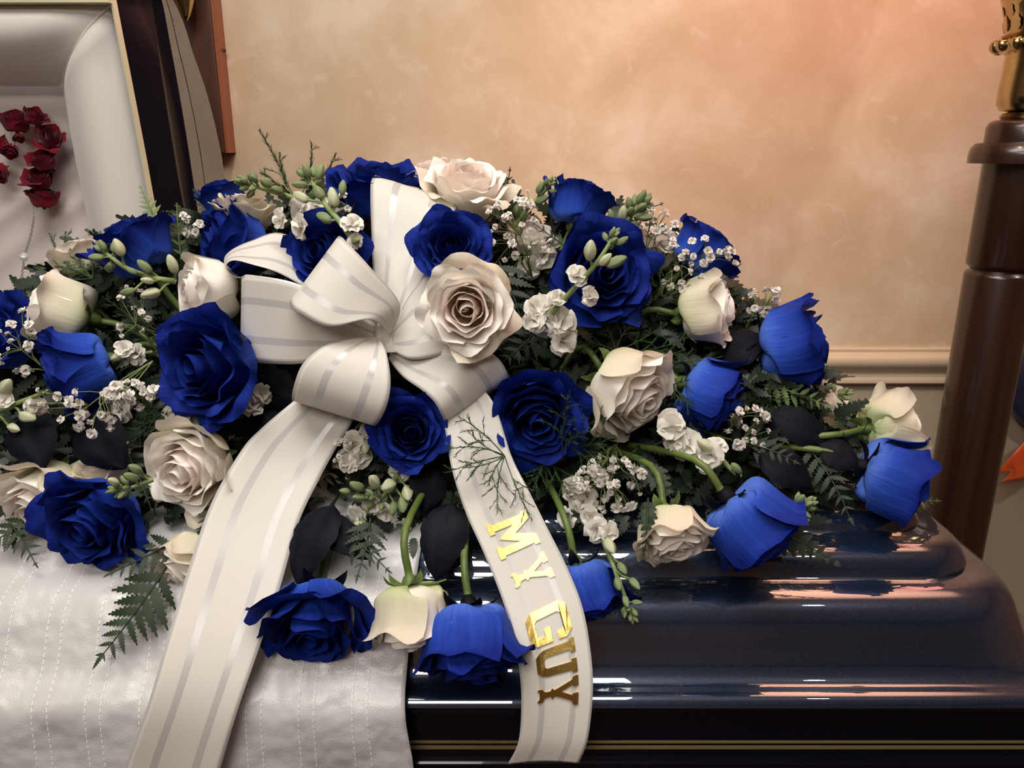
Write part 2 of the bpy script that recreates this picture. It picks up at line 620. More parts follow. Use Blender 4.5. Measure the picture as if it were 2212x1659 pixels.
b = MB()
b.box((-2.6, WALL_Y, 0.5 * (RAIL_TOP + RAIL_BOT)), (2.6, WALL_Y + 0.1, 2.7))
wall_back = structure('wall_back', b, M['wall'])
b = MB()
b.box((-2.6, WALL_Y, 0.0), (2.6, WALL_Y + 0.1, 0.5 * (RAIL_TOP + RAIL_BOT)))
structure('wall_back_dado', b, M['wall_low'])
b = MB()
b.box((-2.6, -3.2, -0.1), (2.6, WALL_Y + 0.1, 0.0))
structure('floor', b, M['carpet'])
b = MB()
b.box((-2.6, -3.2, 2.7), (2.6, WALL_Y + 0.1, 2.8))
structure('ceiling', b, M['ceiling'])
b = MB()
b.box((-2.7, -3.2, 0), (-2.6, WALL_Y + 0.1, 2.7))
structure('wall_left', b, M['room_wall'])
b = MB()
b.box((2.6, -3.2, 0), (2.7, WALL_Y + 0.1, 2.7))
structure('wall_right', b, M['room_wall'])
b = MB()
b.box((-2.7, -3.3, 0), (2.7, -3.2, 2.7))
structure('wall_front', b, M['room_wall'])

# chair rail: moulded profile (distance proud of the wall, height)
H = RAIL_TOP - RAIL_BOT
prof = [(0.0, 1.0), (0.010, 1.0), (0.013, 0.97), (0.013, 0.90), (0.017, 0.86), (0.024, 0.82), (0.030, 0.79), (0.033, 0.74), (0.034, 0.66),
        (0.032, 0.58), (0.026, 0.50), (0.018, 0.44), (0.013, 0.38), (0.011, 0.30), (0.012, 0.22), (0.018, 0.20), (0.021, 0.15),
        (0.021, 0.09), (0.017, 0.05), (0.010, 0.02), (0.0, 0.0)]
b = MB()
rows = []
for x in (-2.6, 2.6):
    rows.append([Vector((x, WALL_Y - d, RAIL_BOT + h * H)) for d, h in prof])
b.grid(rows, flip=True)
o = b.build('trim_1', M['rail'], None, True, 32)
o['kind'] = 'structure'
b = MB()
b.box((-2.6, WALL_Y - 0.018, 0), (2.6, WALL_Y, 0.14))
structure('baseboard_back', b, M['rail'])

# ================================================================== casket
Y0, Y1 = 0.62, 1.29           # front and back rim
XS = -0.56                    # split between head lid and foot lid
XE = 0.578                    # foot end
ZR = 1.0
casket = empty('casket', (0.0, 0.95, 0.42))
tag(casket, 'glossy navy blue casket under the flowers with its head lid open', 'casket')
CI = Matrix.Translation((0.0, -0.95, -0.42))


def cpart(mb, name, mat, parent=None, smooth=True, ang=None):
    o = mb.build(name, mat, None, smooth, ang)
    if parent is None:
        o.data.transform(CI)
        o.parent = casket
    else:
        o.data.transform(CI)
        o.parent = parent
    return o


FPROF = [(0.004, .986), (-.001, .988), (-.004, .993), (-.002, .998), (.003, 1.001), (.010, 1.002), (.016, 1.0022), (.020, 1.004), (.0255, 1.008),
         (.030, 1.014), (.033, 1.021), (.0355, 1.030), (.038, 1.040), (.0405, 1.049), (.044, 1.057), (.049, 1.064), (.056, 1.0695), (.064, 1.0735),
         (.074, 1.0755), (.083, 1.0763), (.088, 1.0772), (.0905, 1.080), (.0935, 1.0865), (.097, 1.0925), (.102, 1.0975), (.109, 1.101), (.118, 1.103),
         (.130, 1.1037), (.1375, 1.1045), (.1400, 1.107), (.1425, 1.1115), (.146, 1.1155), (.152, 1.1185), (.161, 1.1202), (.185, 1.1225), (.22, 1.132),
         (.26, 1.144), (.30, 1.152), (.334, 1.155)]


def ring(f, z, x0, x1, cr, n=9, nl=10):
    """open ring: left front -> right -> left back"""
    ya, yb = Y0 + f, Y1 - f
    cr = min(cr, (yb - ya) * 0.49)
    pts = [Vector((lerp(x0, x1 - cr, i / nl), ya, z)) for i in range(nl)]
    for i in range(n + 1):
        a = -PI / 2 + PI / 2 * i / n
        pts.append(Vector((x1 - cr + cr * math.cos(a), ya + cr + cr * math.sin(a), z)))
    for i in range(n + 1):
        a = PI / 2 * i / n
        pts.append(Vector((x1 - cr + cr * math.cos(a), yb - cr + cr * math.sin(a), z)))
    pts += [Vector((lerp(x1 - cr, x0, (i + 1) / nl), yb, z)) for i in range(nl)]
    return pts


b = MB()
rows = []
for f, z in FPROF:
    e = max(f, 0) * 0.70 if f < 0.16 else 0.112 + (f - 0.16) * 0.75
    e += 0.018 * max(0.0, min(1.0, (f - 0.012) / 0.028))
    cr = 0.075 if f < 0.03 else (0.070 if f < 0.09 else (0.055 if f < 0.14 else 0.045))
    rows.append(ring(f, z, XS + 0.004, XE - e, cr))
b.grid(rows)
b.f.append(tuple(r * len(rows[0]) for r in range(len(rows))) + tuple(r * len(rows[0]) + len(rows[0]) - 1 for r in reversed(range(len(rows)))))
foot_lid = cpart(b, 'foot_lid', M['paint'], None, True, 50)

# body shell
BPROF = [(.010, .988), (.006, .984), (.005, .978), (.005, .93), (.004, .926), (.001, .923), (.001, .915), (.005, .912), (.007, .905), (.012, .80),
         (.024, .66), (.03, .58), (.022, .565), (.008, .555), (.004, .53), (.004, .44), (.02, .42)]
HX = -1.62


def full_ring(f, z, cr=0.07, n=7):
    xa, xb, ya, yb = HX + f, XE - f, Y0 + f, Y1 - f
    pts = []
    for cx, cy, a0 in ((xb - cr, ya + cr, -90), (xb - cr, yb - cr, 0), (xa + cr, yb - cr, 90), (xa + cr, ya + cr, 180)):
        for i in range(n + 1):
            a = R(a0 + 90 * i / n)
            pts.append(Vector((cx + cr * math.cos(a), cy + cr * math.sin(a), z)))
    return pts


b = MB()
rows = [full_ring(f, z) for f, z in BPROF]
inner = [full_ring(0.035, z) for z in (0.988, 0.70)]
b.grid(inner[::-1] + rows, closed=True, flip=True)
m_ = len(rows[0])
body = cpart(b, 'body', M['black_paint_and_reflection'], None, True, 40)
b = MB()
b.add(full_ring(0.03, 0.71), [tuple(range(m_))])
cpart(b, 'mattress', M['lining'], None, False)
for zc, hh in ((0.9465, 0.0013), (0.9400, 0.0019)):
    b = MB()
    b.grid([full_ring(0.0046, zc - hh), full_ring(0.0038, zc - hh), full_ring(0.0038, zc + hh), full_ring(0.0046, zc + hh)], closed=True)
    cpart(b, 'pinstripe', M['pinstripe'], None, False)
    o = None

# bier below the casket
bier = empty('bier', (-0.5, 0.955, 0))
tag(bier, 'dark skirted stand under the casket body', 'stand')
b = MB()
rows = []
for z in (0.0, 0.36):
    rr = []
    for i in range(160):
        t = i / 160 * 4
        s = int(t)
        u = t - s
        x, y = [(lerp(-0.85, 0.75, u), -0.25), (0.75, lerp(-0.25, 0.25, u)), (lerp(0.75, -0.85, u), 0.25), (-0.85, lerp(0.25, -0.25, u))][s]
        w = 0.012 * math.sin(i * 1.3)
        rr.append(Vector((x, y + w, z)))
    rows.append(rr)
b.grid(rows, closed=True)
b.build('skirt', M['skirt'], bier)
b = MB()
b.box((-0.86, -0.26, 0.36), (0.76, 0.26, 0.42))
b.build('top_board', M['mahogany'], bier, False)

# ---- open head lid: end profile traced in its own plane x = XS, swept towards the head
SIL = [(330, -75), (352, -40), (376, 0), (400, 52), (420, 116), (446, 188), (466, 260), (482, 333), (489, 385), (494, 450), (496, 540), (494, 640), (486, 740), (468, 850)]
GOLD = [(226, -95), (236, -45), (245, 0), (262, 88), (280, 180), (297, 268), (313, 352), (329, 440), (347, 530), (366, 620), (386, 715), (408, 815)]
LN1 = [(300, -80), (312, -42), (327, 0), (336, 60), (346, 140), (358, 220), (371, 300), (384, 380), (397, 450), (413, 540), (430, 640), (447, 740), (460, 850)]
LN2 = [(318, -78), (336, -40), (352, 10), (366, 85), (380, 160), (394, 240), (407, 320), (419, 400), (428, 460), (440, 545), (452, 640), (462, 740), (466, 850)]
NS = 48


def resample(pts, n):
    return catmull(pts, n)


def by_height(pts, X, n=NS):
    """points of a traced line in the plane x = X, resampled evenly by height"""
    q = [PX(px, py, X) for px, py in catmull(pts, 160)]
    q.sort(key=lambda p: p.z)
    out = []
    z0, z1 = 1.02, q[-1].z
    for i in range(n):
        z = lerp(z0, z1, i / (n - 1))
        j = 0
        while j < len(q) - 2 and q[j + 1].z < z:
            j += 1
        t = (z - q[j].z) / max(1e-6, q[j + 1].z - q[j].z)
        t = max(-0.5, min(1.2, t))
        out.append(q[j].lerp(q[j + 1], t))
    return out


XG, XA, XB, XC = XS - 0.045, XS - 0.012, XS - 0.004, XS
gold = by_height(GOLD, XG)
l1 = by_height(LN1, XA)
l2 = by_height(LN2, XB)
sil = by_height(SIL, XC)
head_lid = None
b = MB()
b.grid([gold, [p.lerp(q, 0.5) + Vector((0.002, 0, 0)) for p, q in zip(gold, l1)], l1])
head_lid = cpart(b, 'head_lid', M['black_paint_and_reflection'], None, True)  # same navy lacquer as the lid, its dark reflection put into the colour
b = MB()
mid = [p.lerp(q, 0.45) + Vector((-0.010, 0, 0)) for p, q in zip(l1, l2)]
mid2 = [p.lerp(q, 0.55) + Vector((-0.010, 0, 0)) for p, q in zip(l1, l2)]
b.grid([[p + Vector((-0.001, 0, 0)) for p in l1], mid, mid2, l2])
cpart(b, 'end_groove', M['black_paint_and_reflection'], head_lid, True)  # dark reflection of the navy lacquer painted in here as well
b = MB()
g1 = [p.lerp(q, 0.30) for p, q in zip(l2, sil)]
g2 = [p + Vector((-0.004, 0.0016, 0)) for p in g1]
g3 = [p + Vector((0, 0.0034, 0)) for p in g1]
edge = [p.lerp(q, 0.94) for p, q in zip(l2, sil)]
edge2 = [q + Vector((-0.010, 0.0, 0)) for q in sil]
b.grid([l2, g1, g2, g3, edge, edge2])
cpart(b, 'end_panel', M['paint'], head_lid, True, 30)
b = MB()                                   # outer crown of the open lid, swept to the head end
outer = edge2 + gold[::-1][:1]
b.grid([outer, [Vector((-1.62, p.y, p.z)) for p in outer]])
cpart(b, 'crown', M['paint'], head_lid, True, 50)
b = MB()
b.grid([[p + Vector((-0.002, -0.007, 0)) for p in gold], [p + Vector((0.001, -0.007, 0)) for p in gold], [p + Vector((0.0045, 0.0, 0)) for p in gold]])
cpart(b, 'gold_trim', M['gold_trim'], head_lid, True, 50)
gt = gold[-1]
b = MB()
zt = P(100, 7, gt.y).z
b.box((-1.62, gt.y - 0.008, zt), (XG, gt.y + 0.02, zt + 0.012))
cpart(b, 'gold_trim', M['gold_trim'], head_lid, False)

# lining: padded border rolls with a mitred corner and a ruched centre panel
Y_IN = 1.385
IN_R = [(135, 186), (146, 250), (160, 330), (176, 410), (192, 490), (210, 570), (232, 660), (255, 760), (280, 860)]
inn = [P(px, py, Y_IN) for px, py in catmull(IN_R, NS)]
outr = [PX(px, py, XG - 0.008) for px, py in catmull([(240, 12), (262, 88), (280, 180), (297, 268), (313, 352), (329, 440), (347, 530), (366, 620), (386, 715), (408, 815)], NS)]
b = MB()
rows = []
for j in range(13):
    s = j / 12
    row = []
    for i in range(NS):
        p = outr[i].lerp(inn[i], s)
        bul = 0.050 * math.sin(PI * min(1, s * 1.02)) ** 0.85
        edge_f = min(1.0, i / 3.0)
        row.append(p + Vector((0, -bul * (0.55 + 0.45 * edge_f), 0)))
    rows.append(row)
b.grid(rows)
cpart(b, 'lining_roll', M['lining'], head_lid)
b = MB()
rows = []
o_c, i_c = P(240, 12, outr[0].y), P(135, 186, Y_IN)
for j in range(13):
    s = j / 12
    p = o_c.lerp(i_c, s)
    bul = 0.050 * math.sin(PI * min(1, s * 1.02)) ** 0.85
    z = lerp(zt, i_c.z, s)
    row = []
    for i in range(24):
        x = lerp(p.x, -1.60, i / 23)
        row.append(Vector((x, p.y - bul * (0.55 + 0.45 * min(1, i / 1.5)), p.z)))
    rows.append(row)
b.grid(rows)
cpart(b, 'lining_roll', M['lining'], head_lid)
# welt cord along the mitre
b = MB()
b.tube([o_c.lerp(i_c, s) + Vector((0, -0.050 * (math.sin(PI * min(1, s * 1.02)) ** 0.85) * 0.55 - 0.001, 0)) for s in [k / 14 for k in range(15)]], 0.0022, 6)
cpart(b, 'welt_cord', M['lining'], head_lid)
# ruched panel
b = MB()
rows = []
nx, nz = 90, 110
zb, ztp = 1.03, P(100, 176, 1.42).z
for j in range(nz):
    z = lerp(zb, ztp, j / (nz - 1))
    row = []
    for i in range(nx):
        x = lerp(-1.60, -0.655, i / (nx - 1))
        w = (z * 1.0 - (x + 0.9) * 0.62) * 1.0
        w += 0.02 * noise.noise(Vector((x * 3, z * 3, 1.7)))
        fade = min(1.0, max(0.0, (ztp - 0.05 - z) / 0.12))
        h = (0.5 + 0.5 * math.sin(w * 95 + 2.0 * noise.noise(Vector((x * 2, z * 2, 5.0))))) ** 1.5
        h = h * (0.5 + 0.5 * noise.noise(Vector((w * 12, x * 1.5, 9.0)))) * 0.016 * (0.15 + 0.85 * fade)
        row.append(Vector((x, 1.42 - h, z)))
    rows.append(row)
b.grid(rows)
cpart(b, 'ruched_panel', M['ruched'], head_lid)

# ================================================================== satin overlay draped over the front of the foot lid
DP = [(Y0 + f, z) for f, z in FPROF]


def lid_z(y):
    f = min(y, Y0 + Y1 - y) - Y0
    if f < 0:
        return 0
    for (f0, z0), (f1, z1) in zip(FPROF[4:], FPROF[5:]):
        if f <= f1:
            t = (f - f0) / max(1e-6, f1 - f0)
            return lerp(z0, z1, max(0, min(1, t)))
    return FPROF[-1][1]


# smoothed path: hangs down the body front, over the rim and up across the lid
dpath = [(0.602, 0.70), (0.602, 0.80), (0.603, 0.88), (0.604, 0.94), (0.606, 0.975), (0.609, 0.995), (0.618, 1.008), (0.632, 1.020), (0.645, 1.040),
         (0.656, 1.060), (0.672, 1.076), (0.70, 1.086), (0.72, 1.098), (0.745, 1.110), (0.77, 1.120), (0.80, 1.130), (0.84, 1.138), (0.90, 1.152)]
dsm = catmull(dpath, 120)
X_D0, X_D1 = -0.78, -0.098


def drape_pt(x, i, off=0.0):
    y, z = dsm[i]
    a = dsm[max(i - 1, 0)]
    c = dsm[min(i + 1, len(dsm) - 1)]
    ty, tz = c[0] - a[0], c[1] - a[1]
    l = math.hypot(ty, tz)
    ny, nz_ = -tz / l, ty / l
    hang = max(0.0, min(1.0, (1.0 - z) / 0.12))
    d = 0.0032 * noise.noise(Vector((x * 20, (z - y) * 17, 0.3))) + 0.0035 * noise.noise(Vector((x * 5, z * 4, 3.3))) + 0.004
    d += 0.0025 * hang * (1 + math.sin(x * 40 + z * 6))
    d += off
    xe = x
    t = (x - X_D0) / (X_D1 - X_D0)
    if t > 0.9:
        k = (t - 0.9) / 0.1
        xe += k * (0.006 * noise.noise(Vector((z * 14, 0, 7.7))) - 0.030 * max(0, (0.95 - z)) - 0.004 * math.sin(z * 38))
    return Vector((xe, y + ny * d, z + nz_ * d))


satin = empty('satin_overlay', (-0.44, 0.62, 1.0))
tag(satin, 'white quilted satin overlay hanging over the front of the casket', 'cloth')
b = MB()
NXD = 150
b.grid([[drape_pt(lerp(X_D0, X_D1, j / NXD), i) - satin.location for j in range(NXD + 1)] for i in range(len(dsm))], flip=True)
cl = b.build('cloth', M['satin'], satin)
sd = cl.modifiers.new('thickness', 'SOLIDIFY')
sd.thickness = 0.0012
xs = -0.135
rowsx = []
while xs > -0.76:
    rowsx += [xs, xs - 0.0145]
    xs -= 0.0505
for x in rowsx:
    b = MB()
    i = 0.0
    n_ = len(dsm)
    # walk along the path laying short thread dashes
    acc = 0.0
    last = drape_pt(x, 0, 0.0009)
    start = None
    pts = [drape_pt(x, k, 0.0016) for k in range(n_)]
    seg = []
    cum = [0.0]
    for k in range(n_ - 1):
        cum.append(cum[-1] + (pts[k + 1] - pts[k]).length)

    def along(q):
        k = 0
        while k < n_ - 2 and cum[k + 1] < q:
            k += 1
        return pts[k].lerp(pts[k + 1], (q - cum[k]) / max(1e-9, cum[k + 1] - cum[k]))

    q = 0.0
    while q + 0.0045 < cum[-1]:
        seg.append((along(q), along(q + 0.0042)))
        q += 0.0062
    for a, c in seg:
        b.tube([a - satin.location, c - satin.location], 0.00055, 4, False)
    o = b.build('stitching', M['thread'], satin)
    o['kind'] = 'stuff'

# ================================================================== rose generator
def petal_points(f, opn, rnd, nu, nv, wide=1.0):
    """grid of points of one petal in the flower's frame (axis +z, petal centred on +x); f 0 = heart, 1 = outermost"""
    Lg = lerp(0.90 - 0.30 * opn, 1.0, f ** 0.6) * rnd.uniform(0.96, 1.05)
    a0 = R(lerp(8, 98, f ** 0.55))
    thm = R(lerp(6, 74, opn))
    th_end = lerp(R(-10), thm, f ** lerp(2.4, 1.25, opn)) + R(rnd.uniform(-6, 6))
    th_mid = lerp(R(-6), thm * 0.5, f ** lerp(2.4, 1.3, opn))
    cp_ = lerp(4.0, 1.3, min(1, opn / 0.5))
    curl = R(lerp(2, 105, f ** cp_)) * rnd.uniform(0.5, 1.25) * (0.95 + 0.20 * opn)
    W = lerp(0.30, 0.64, f ** 0.8) * rnd.uniform(0.92, 1.1) * wide
    spiral = lerp(0.05, 0.015, f)
    ph = rnd.uniform(0, 6.28)
    ruff = lerp(0.008, 0.045, f) * rnd.uniform(0.6, 1.4)
    tipcut = rnd.uniform(0.10, 0.20)
    point = rnd.uniform(0.0, 0.06)
    skew = rnd.uniform(-0.25, 0.25)
    nseed = rnd.uniform(0, 50)
    # profile
    N = 60
    prof = []
    r, z = 0.015 + lerp(0.13, 0.05, min(1, opn / 0.5)) * f ** 1.6, 0.0
    for i in range(N + 1):
        t = i / N
        if t < 0.14:
            al = a0
        elif t < 0.5:
            k = (t - 0.14) / 0.36
            k = k * k * (3 - 2 * k)
            al = lerp(a0, th_mid, k)
        else:
            k = (t - 0.5) / 0.5
            al = lerp(th_mid, th_end, k)
        if t > 0.80:
            al += curl * ((t - 0.80) / 0.20) ** 1.3
        prof.append((r, z, al))
        r += math.sin(al) * Lg / N
        z += math.cos(al) * Lg / N
    rows = []
    uvs = []
    for i in range(nv):
        v = i / (nv - 1)
        row = []
        for j in range(nu):
            s = -1 + 2 * j / (nu - 1)
            te = v * (1 - tipcut * abs(s) ** 2.6 + point * (1 - min(1, abs(s) * 3)) - 0.02 * math.sin(s * 9 + ph))
            te = min(1.0, max(0.0, te))
            x = te * N
            q = min(int(x), N - 1)
            t = x - q
            rr = lerp(prof[q][0], prof[q + 1][0], t)
            zz = lerp(prof[q][1], prof[q + 1][1], t)
            al = lerp(prof[q][2], prof[q + 1][2], t)
            w = W * (0.22 + 0.78 * math.sin(PI / 2 * min(1, te / 0.62)))
            rho = lerp(rr + 0.03, rr * 1.15 + 0.16, f * min(1.0, 0.04 + 1.15 * opn))
            phi = max(-2.7, min(2.7, (s + skew * 0.15 * te) * w / rho))
            inw = rho * (1 - math.cos(phi))
            tan = rho * math.sin(phi)
            # the margins of outer petals roll back
            roll = lerp(0.0, 0.30, f ** cp_) * max(0, abs(s) - 0.55) ** 2 * te ** 2
            d = inw - roll
            d += ruff * math.sin(s * 7.0 + ph) * te ** 4 * (1 + abs(s))
            nn = noise.noise(Vector((s * 1.6 + nseed, te * 2.2, f * 7)))
            d += lerp(0.012, 0.045, min(1, opn / 0.5)) * f * nn * te ** 1.2
            d += lerp(0.008, 0.020, min(1, opn / 0.5)) * f * noise.noise(Vector((s * 4.5 + nseed, te * 2.0, 3.0))) * te
            d -= 0.028 * min(1, opn / 0.5) * f ** 3 * math.exp(-(s / 0.16) ** 2) * max(0, te - 0.45)
            rad = rr + spiral * s * min(1, te * 3)
            px = rad - math.cos(al) * d
            pz = zz + math.sin(al) * d
            row.append(Vector((px, tan, pz)))
            uvs.append((0.5 + 0.5 * s, v))
        rows.append(row)
    return rows, uvs


def grid_mesh(name, rows, uvs, mat):
    nv, nu = len(rows), len(rows[0])
    vs = [p for r in rows for p in r]
    fs = [(i * nu + j, i * nu + j + 1, (i + 1) * nu + j + 1, (i + 1) * nu + j) for i in range(nv - 1) for j in range(nu - 1)]
    me = mesh(name, vs, fs, True, uvs)
    me.materials.append(mat)
    return me


def sepal_mesh(name, mat, bend):
    rows = []
    uvs = []
    for i in range(8):
        t = i / 7
        w = 0.10 * math.sin(PI * min(1, (t * 0.92 + 0.08))) ** 0.8 * (1 - 0.35 * t)
        a = bend * t
        r = 0.05 + 0.50 * (math.sin(a) / max(bend, 0.01)) if bend > 0.01 else 0.05
        z = 0.02 - 0.0 + 0.50 * (1 - math.cos(a)) / max(bend, 0.01) * -1 + 0.12 * t
        for j in range(4):
            s = -1 + 2 * j / 3
            uvs.append((0.5 + 0.5 * s, t))
        rows.append([Vector((r, w * s_, z + 0.03 * abs(s_))) for s_ in (-1, -0.33, 0.33, 1)])
    return grid_mesh(name, rows, uvs, mat)


SEP = {}
for key, mat in (('green', M['green']), ('dyed', M['dyed'])):
    SEP[key] = [sepal_mesh('sepal', mat, x) for x in (0.5, 1.3, 2.0)]

CENTER = Vector((-0.02, 0.93, 1.16))


def rose(name, label, bbox, ax, opn, kind, seed, Y=None, n=None, group=None, stem=0.11, twist=None, wide=1.0, calyx=True, cat='rose', guard=0):
    rnd = random.Random(seed)
    x0, y0, x1, y1 = bbox
    cx, cy = (x0 + x1) / 2, (y0 + y1) / 2
    if Y is None:
        Y = ysurf(cx, cy)
    C = P(cx, cy, Y)
    A = axis_world(*ax)
    q = A.to_track_quat('Z', 'Y')
    tw = rnd.uniform(0, 6.28) if twist is None else twist
    rot = q.to_matrix() @ Matrix.Rotation(tw, 3, 'Z')
    if n is None:
        n = 20 if opn > 0.35 else 17
    petals = []
    ang = 0.0
    for i in range(n):
        f = i / (n - 1)
        ang += R(137.5) + rnd.uniform(-0.25, 0.25)
        hi = f > 0.35
        rows, uvs = petal_points(f, opn, rnd, 17 if hi else 11, 16 if hi else 10, wide)
        m3 = Matrix.Rotation(ang, 3, 'Z')
        # outer petals sit a little lower and tilt individually
        drop = Vector((0, 0, -0.05 * f + rnd.uniform(-0.02, 0.02) * f))
        rows = [[m3 @ p + drop for p in r] for r in rows]
        petals.append((f, rows, uvs))
    # fit to the outline seen in the photograph (size only; shape stays whole)
    us, vs = [], []
    for f, rows, _ in petals:
        for r in rows:
            for p in r:
                w = rot @ p
                us.append(w.dot(RIGHT))
                vs.append(w.dot(UP))
    us.sort()
    vs.sort()
    k = max(1, int(len(us) * 0.003))
    eu, ev = us[-k] - us[k], vs[-k] - vs[k]
    d = depth_of(C)
    sc = math.sqrt((x1 - x0) * (y1 - y0) / (eu * ev)) * d / FPX
    mu, mv = (us[-k] + us[k]) / 2, (vs[-k] + vs[k]) / 2
    mid_ax = 0.45
    # base position so that the projected centre falls on C and the middle of the bloom is at C's depth
    wdepth = (rot @ Vector((0, 0, mid_ax))).dot(FWD)
    base = C - (RIGHT * mu + UP * mv + FWD * wdepth) * sc
    root = empty(name, base, rot)
    tag(root, label, cat, group)
    for f, rows, uvs in petals:
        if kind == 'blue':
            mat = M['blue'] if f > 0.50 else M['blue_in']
        elif kind == 'white':
            mat = M['white'] if f > 0.55 else M['white_in']
            if guard and f > 1 - guard:
                mat = M['white_green']
        else:
            mat = M['red']
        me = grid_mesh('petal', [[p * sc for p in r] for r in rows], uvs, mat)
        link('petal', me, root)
    if calyx:
        key = 'dyed' if kind == 'blue' else 'green'
        mt = M['green']
        mb = MB()
        mb.lathe([(0.0, -0.20), (0.05, -0.20), (0.09, -0.15), (0.115, -0.09), (0.12, -0.03), (0.10, 0.02), (0.0, 0.04)], (0, 0, 0), 10)
        mb.v = [p * sc for p in mb.v]
        mb.build('calyx', M['dyed'] if kind == 'blue' and rnd.random() < 0.5 else mt, root)
        for i in range(5):
            s = link('sepal', SEP[key][rnd.randrange(3)], root)
            s.rotation_euler = (0, 0, i * 2 * PI / 5 + rnd.uniform(-0.2, 0.2))
            s.scale = (sc, sc, sc)
            s.location = (0, 0, -0.10 * sc)
        # stem: leaves along the axis and bends into the spray
        inv = rot.transposed()
        p0 = Vector((0, 0, -0.17 * sc))
        tgt = CENTER + Vector(((base.x) * 0.55, -0.04, 0))
        d1 = base - A * (stem * 0.5)
        d2 = base + (tgt - base).normalized() * stem * 1.2 - A * stem * 0.25
        loc = [p0] + [inv @ (w - base) for w in (d1, d2)]
        pts = [Vector(x) for x in catmull([tuple(x) for x in loc], 9)]
        mb = MB()
        mb.tube(pts, 0.0038, 8)
        mb.build('stem', mt, root)
    return root


BL = 'blue roses of the casket spray'
WH = 'cream roses of the casket spray'
roses_blue = [
    ('blue rose wide open at the very top of the spray left of the bow', (712, 330, 936, 480), (0.08, 0.80, 0.45), 0.80, 0.93, 11),
    ('upright blue rose against the wall with fanned cup, top right of the spray', (1186, 380, 1326, 500), (0.30, 0.86, 0.10), 0.30, 0.93, 12),
    ('large open blue rose crossed by a green stock stem', (1192, 478, 1420, 692), (0.28, -0.05, 0.93), 0.72, 0.84, 13),
    ('blue rose behind baby\'s breath at the right edge against the wall', (1450, 476, 1592, 606), (0.55, 0.55, 0.10), 0.35, 0.92, 14),
    ('round open blue rose directly above the large blush rose by the bow', (886, 455, 1062, 604), (0.0, 0.22, 0.95), 0.62, 0.80, 15),
    ('blue rose tucked between the ribbon loops of the bow', (606, 466, 800, 628), (-0.30, 0.12, 0.92), 0.55, 0.83, 16),
    ('blue rose facing left above the left bow loop', (402, 446, 590, 596), (-0.70, 0.06, 0.55), 0.40, 0.905, 17),
    ('blue rose mostly hidden, leaning against the open lid', (430, 386, 520, 466), (-0.2, 0.85, 0.2), 0.40, 0.95, 18),
    ('cupped blue rose beside the light fern tip near the white lid lining', (208, 450, 360, 606), (-0.40, 0.70, 0.30), 0.42, 0.88, 19),
    ('blue rose cut off by the left edge of the picture', (-90, 636, 82, 800), (-0.30, 0.30, 0.80), 0.50, 0.84, 20),
    ('blue rose with smooth rounded back, left, below the tall cream bud', (74, 722, 250, 906), (-0.72, -0.32, 0.50), 0.36, 0.80, 21),
    ('big ruffled blue rose left of the bow with drooping outer petals', (326, 674, 560, 908), (-0.38, -0.05, 0.90), 0.66, 0.77, 22),
    ('large open blue rose at the lower left over the satin', (86, 1022, 314, 1248), (-0.18, -0.40, 0.88), 0.62, 0.705, 23),
    ('round open blue rose just below the bow between the ribbon tails', (808, 848, 960, 1014), (0.02, 0.02, 0.98), 0.52, 0.755, 24),
    ('large blue rose right of the lettered tail under feathery fern', (1062, 806, 1266, 1008), (0.02, -0.32, 0.92), 0.55, 0.765, 25),
    ('blue rose bud shape right of the cream rose, pointing down right', (1456, 780, 1616, 940), (0.72, -0.42, 0.25), 0.22, 0.80, 26),
    ('blue rose in front of the chair rail at the right edge', (1622, 662, 1792, 832), (0.86, 0.05, 0.15), 0.34, 0.87, 27),
    ('rightmost blue rose lying above the corner of the casket lid', (1840, 960, 2012, 1108), (0.86, -0.34, 0.15), 0.12, 0.765, 28),
    ('big closed blue rose resting on the lid with a thick green stem', (1534, 1030, 1726, 1232), (0.60, -0.72, 0.16), 0.16, 0.695, 29),
    ('blue rose hanging head down right of the gold letters', (1196, 1194, 1342, 1364), (0.22, -0.90, 0.25), 0.22, 0.680, 30),
    ('blue rose hanging head down left of the gold letters', (926, 1288, 1122, 1494), (0.12, -0.88, 0.42), 0.36, 0.622, 31),
    ('wide blown blue rose hanging lowest over the white satin', (546, 1246, 822, 1468), (0.02, -0.62, 0.76), 0.78, 0.632, 32),
]
for lab, bb, ax, op, Y, sd_ in roses_blue:
    rose('blue_rose', lab, bb, ax, op, 'blue', sd_, Y, group=BL)

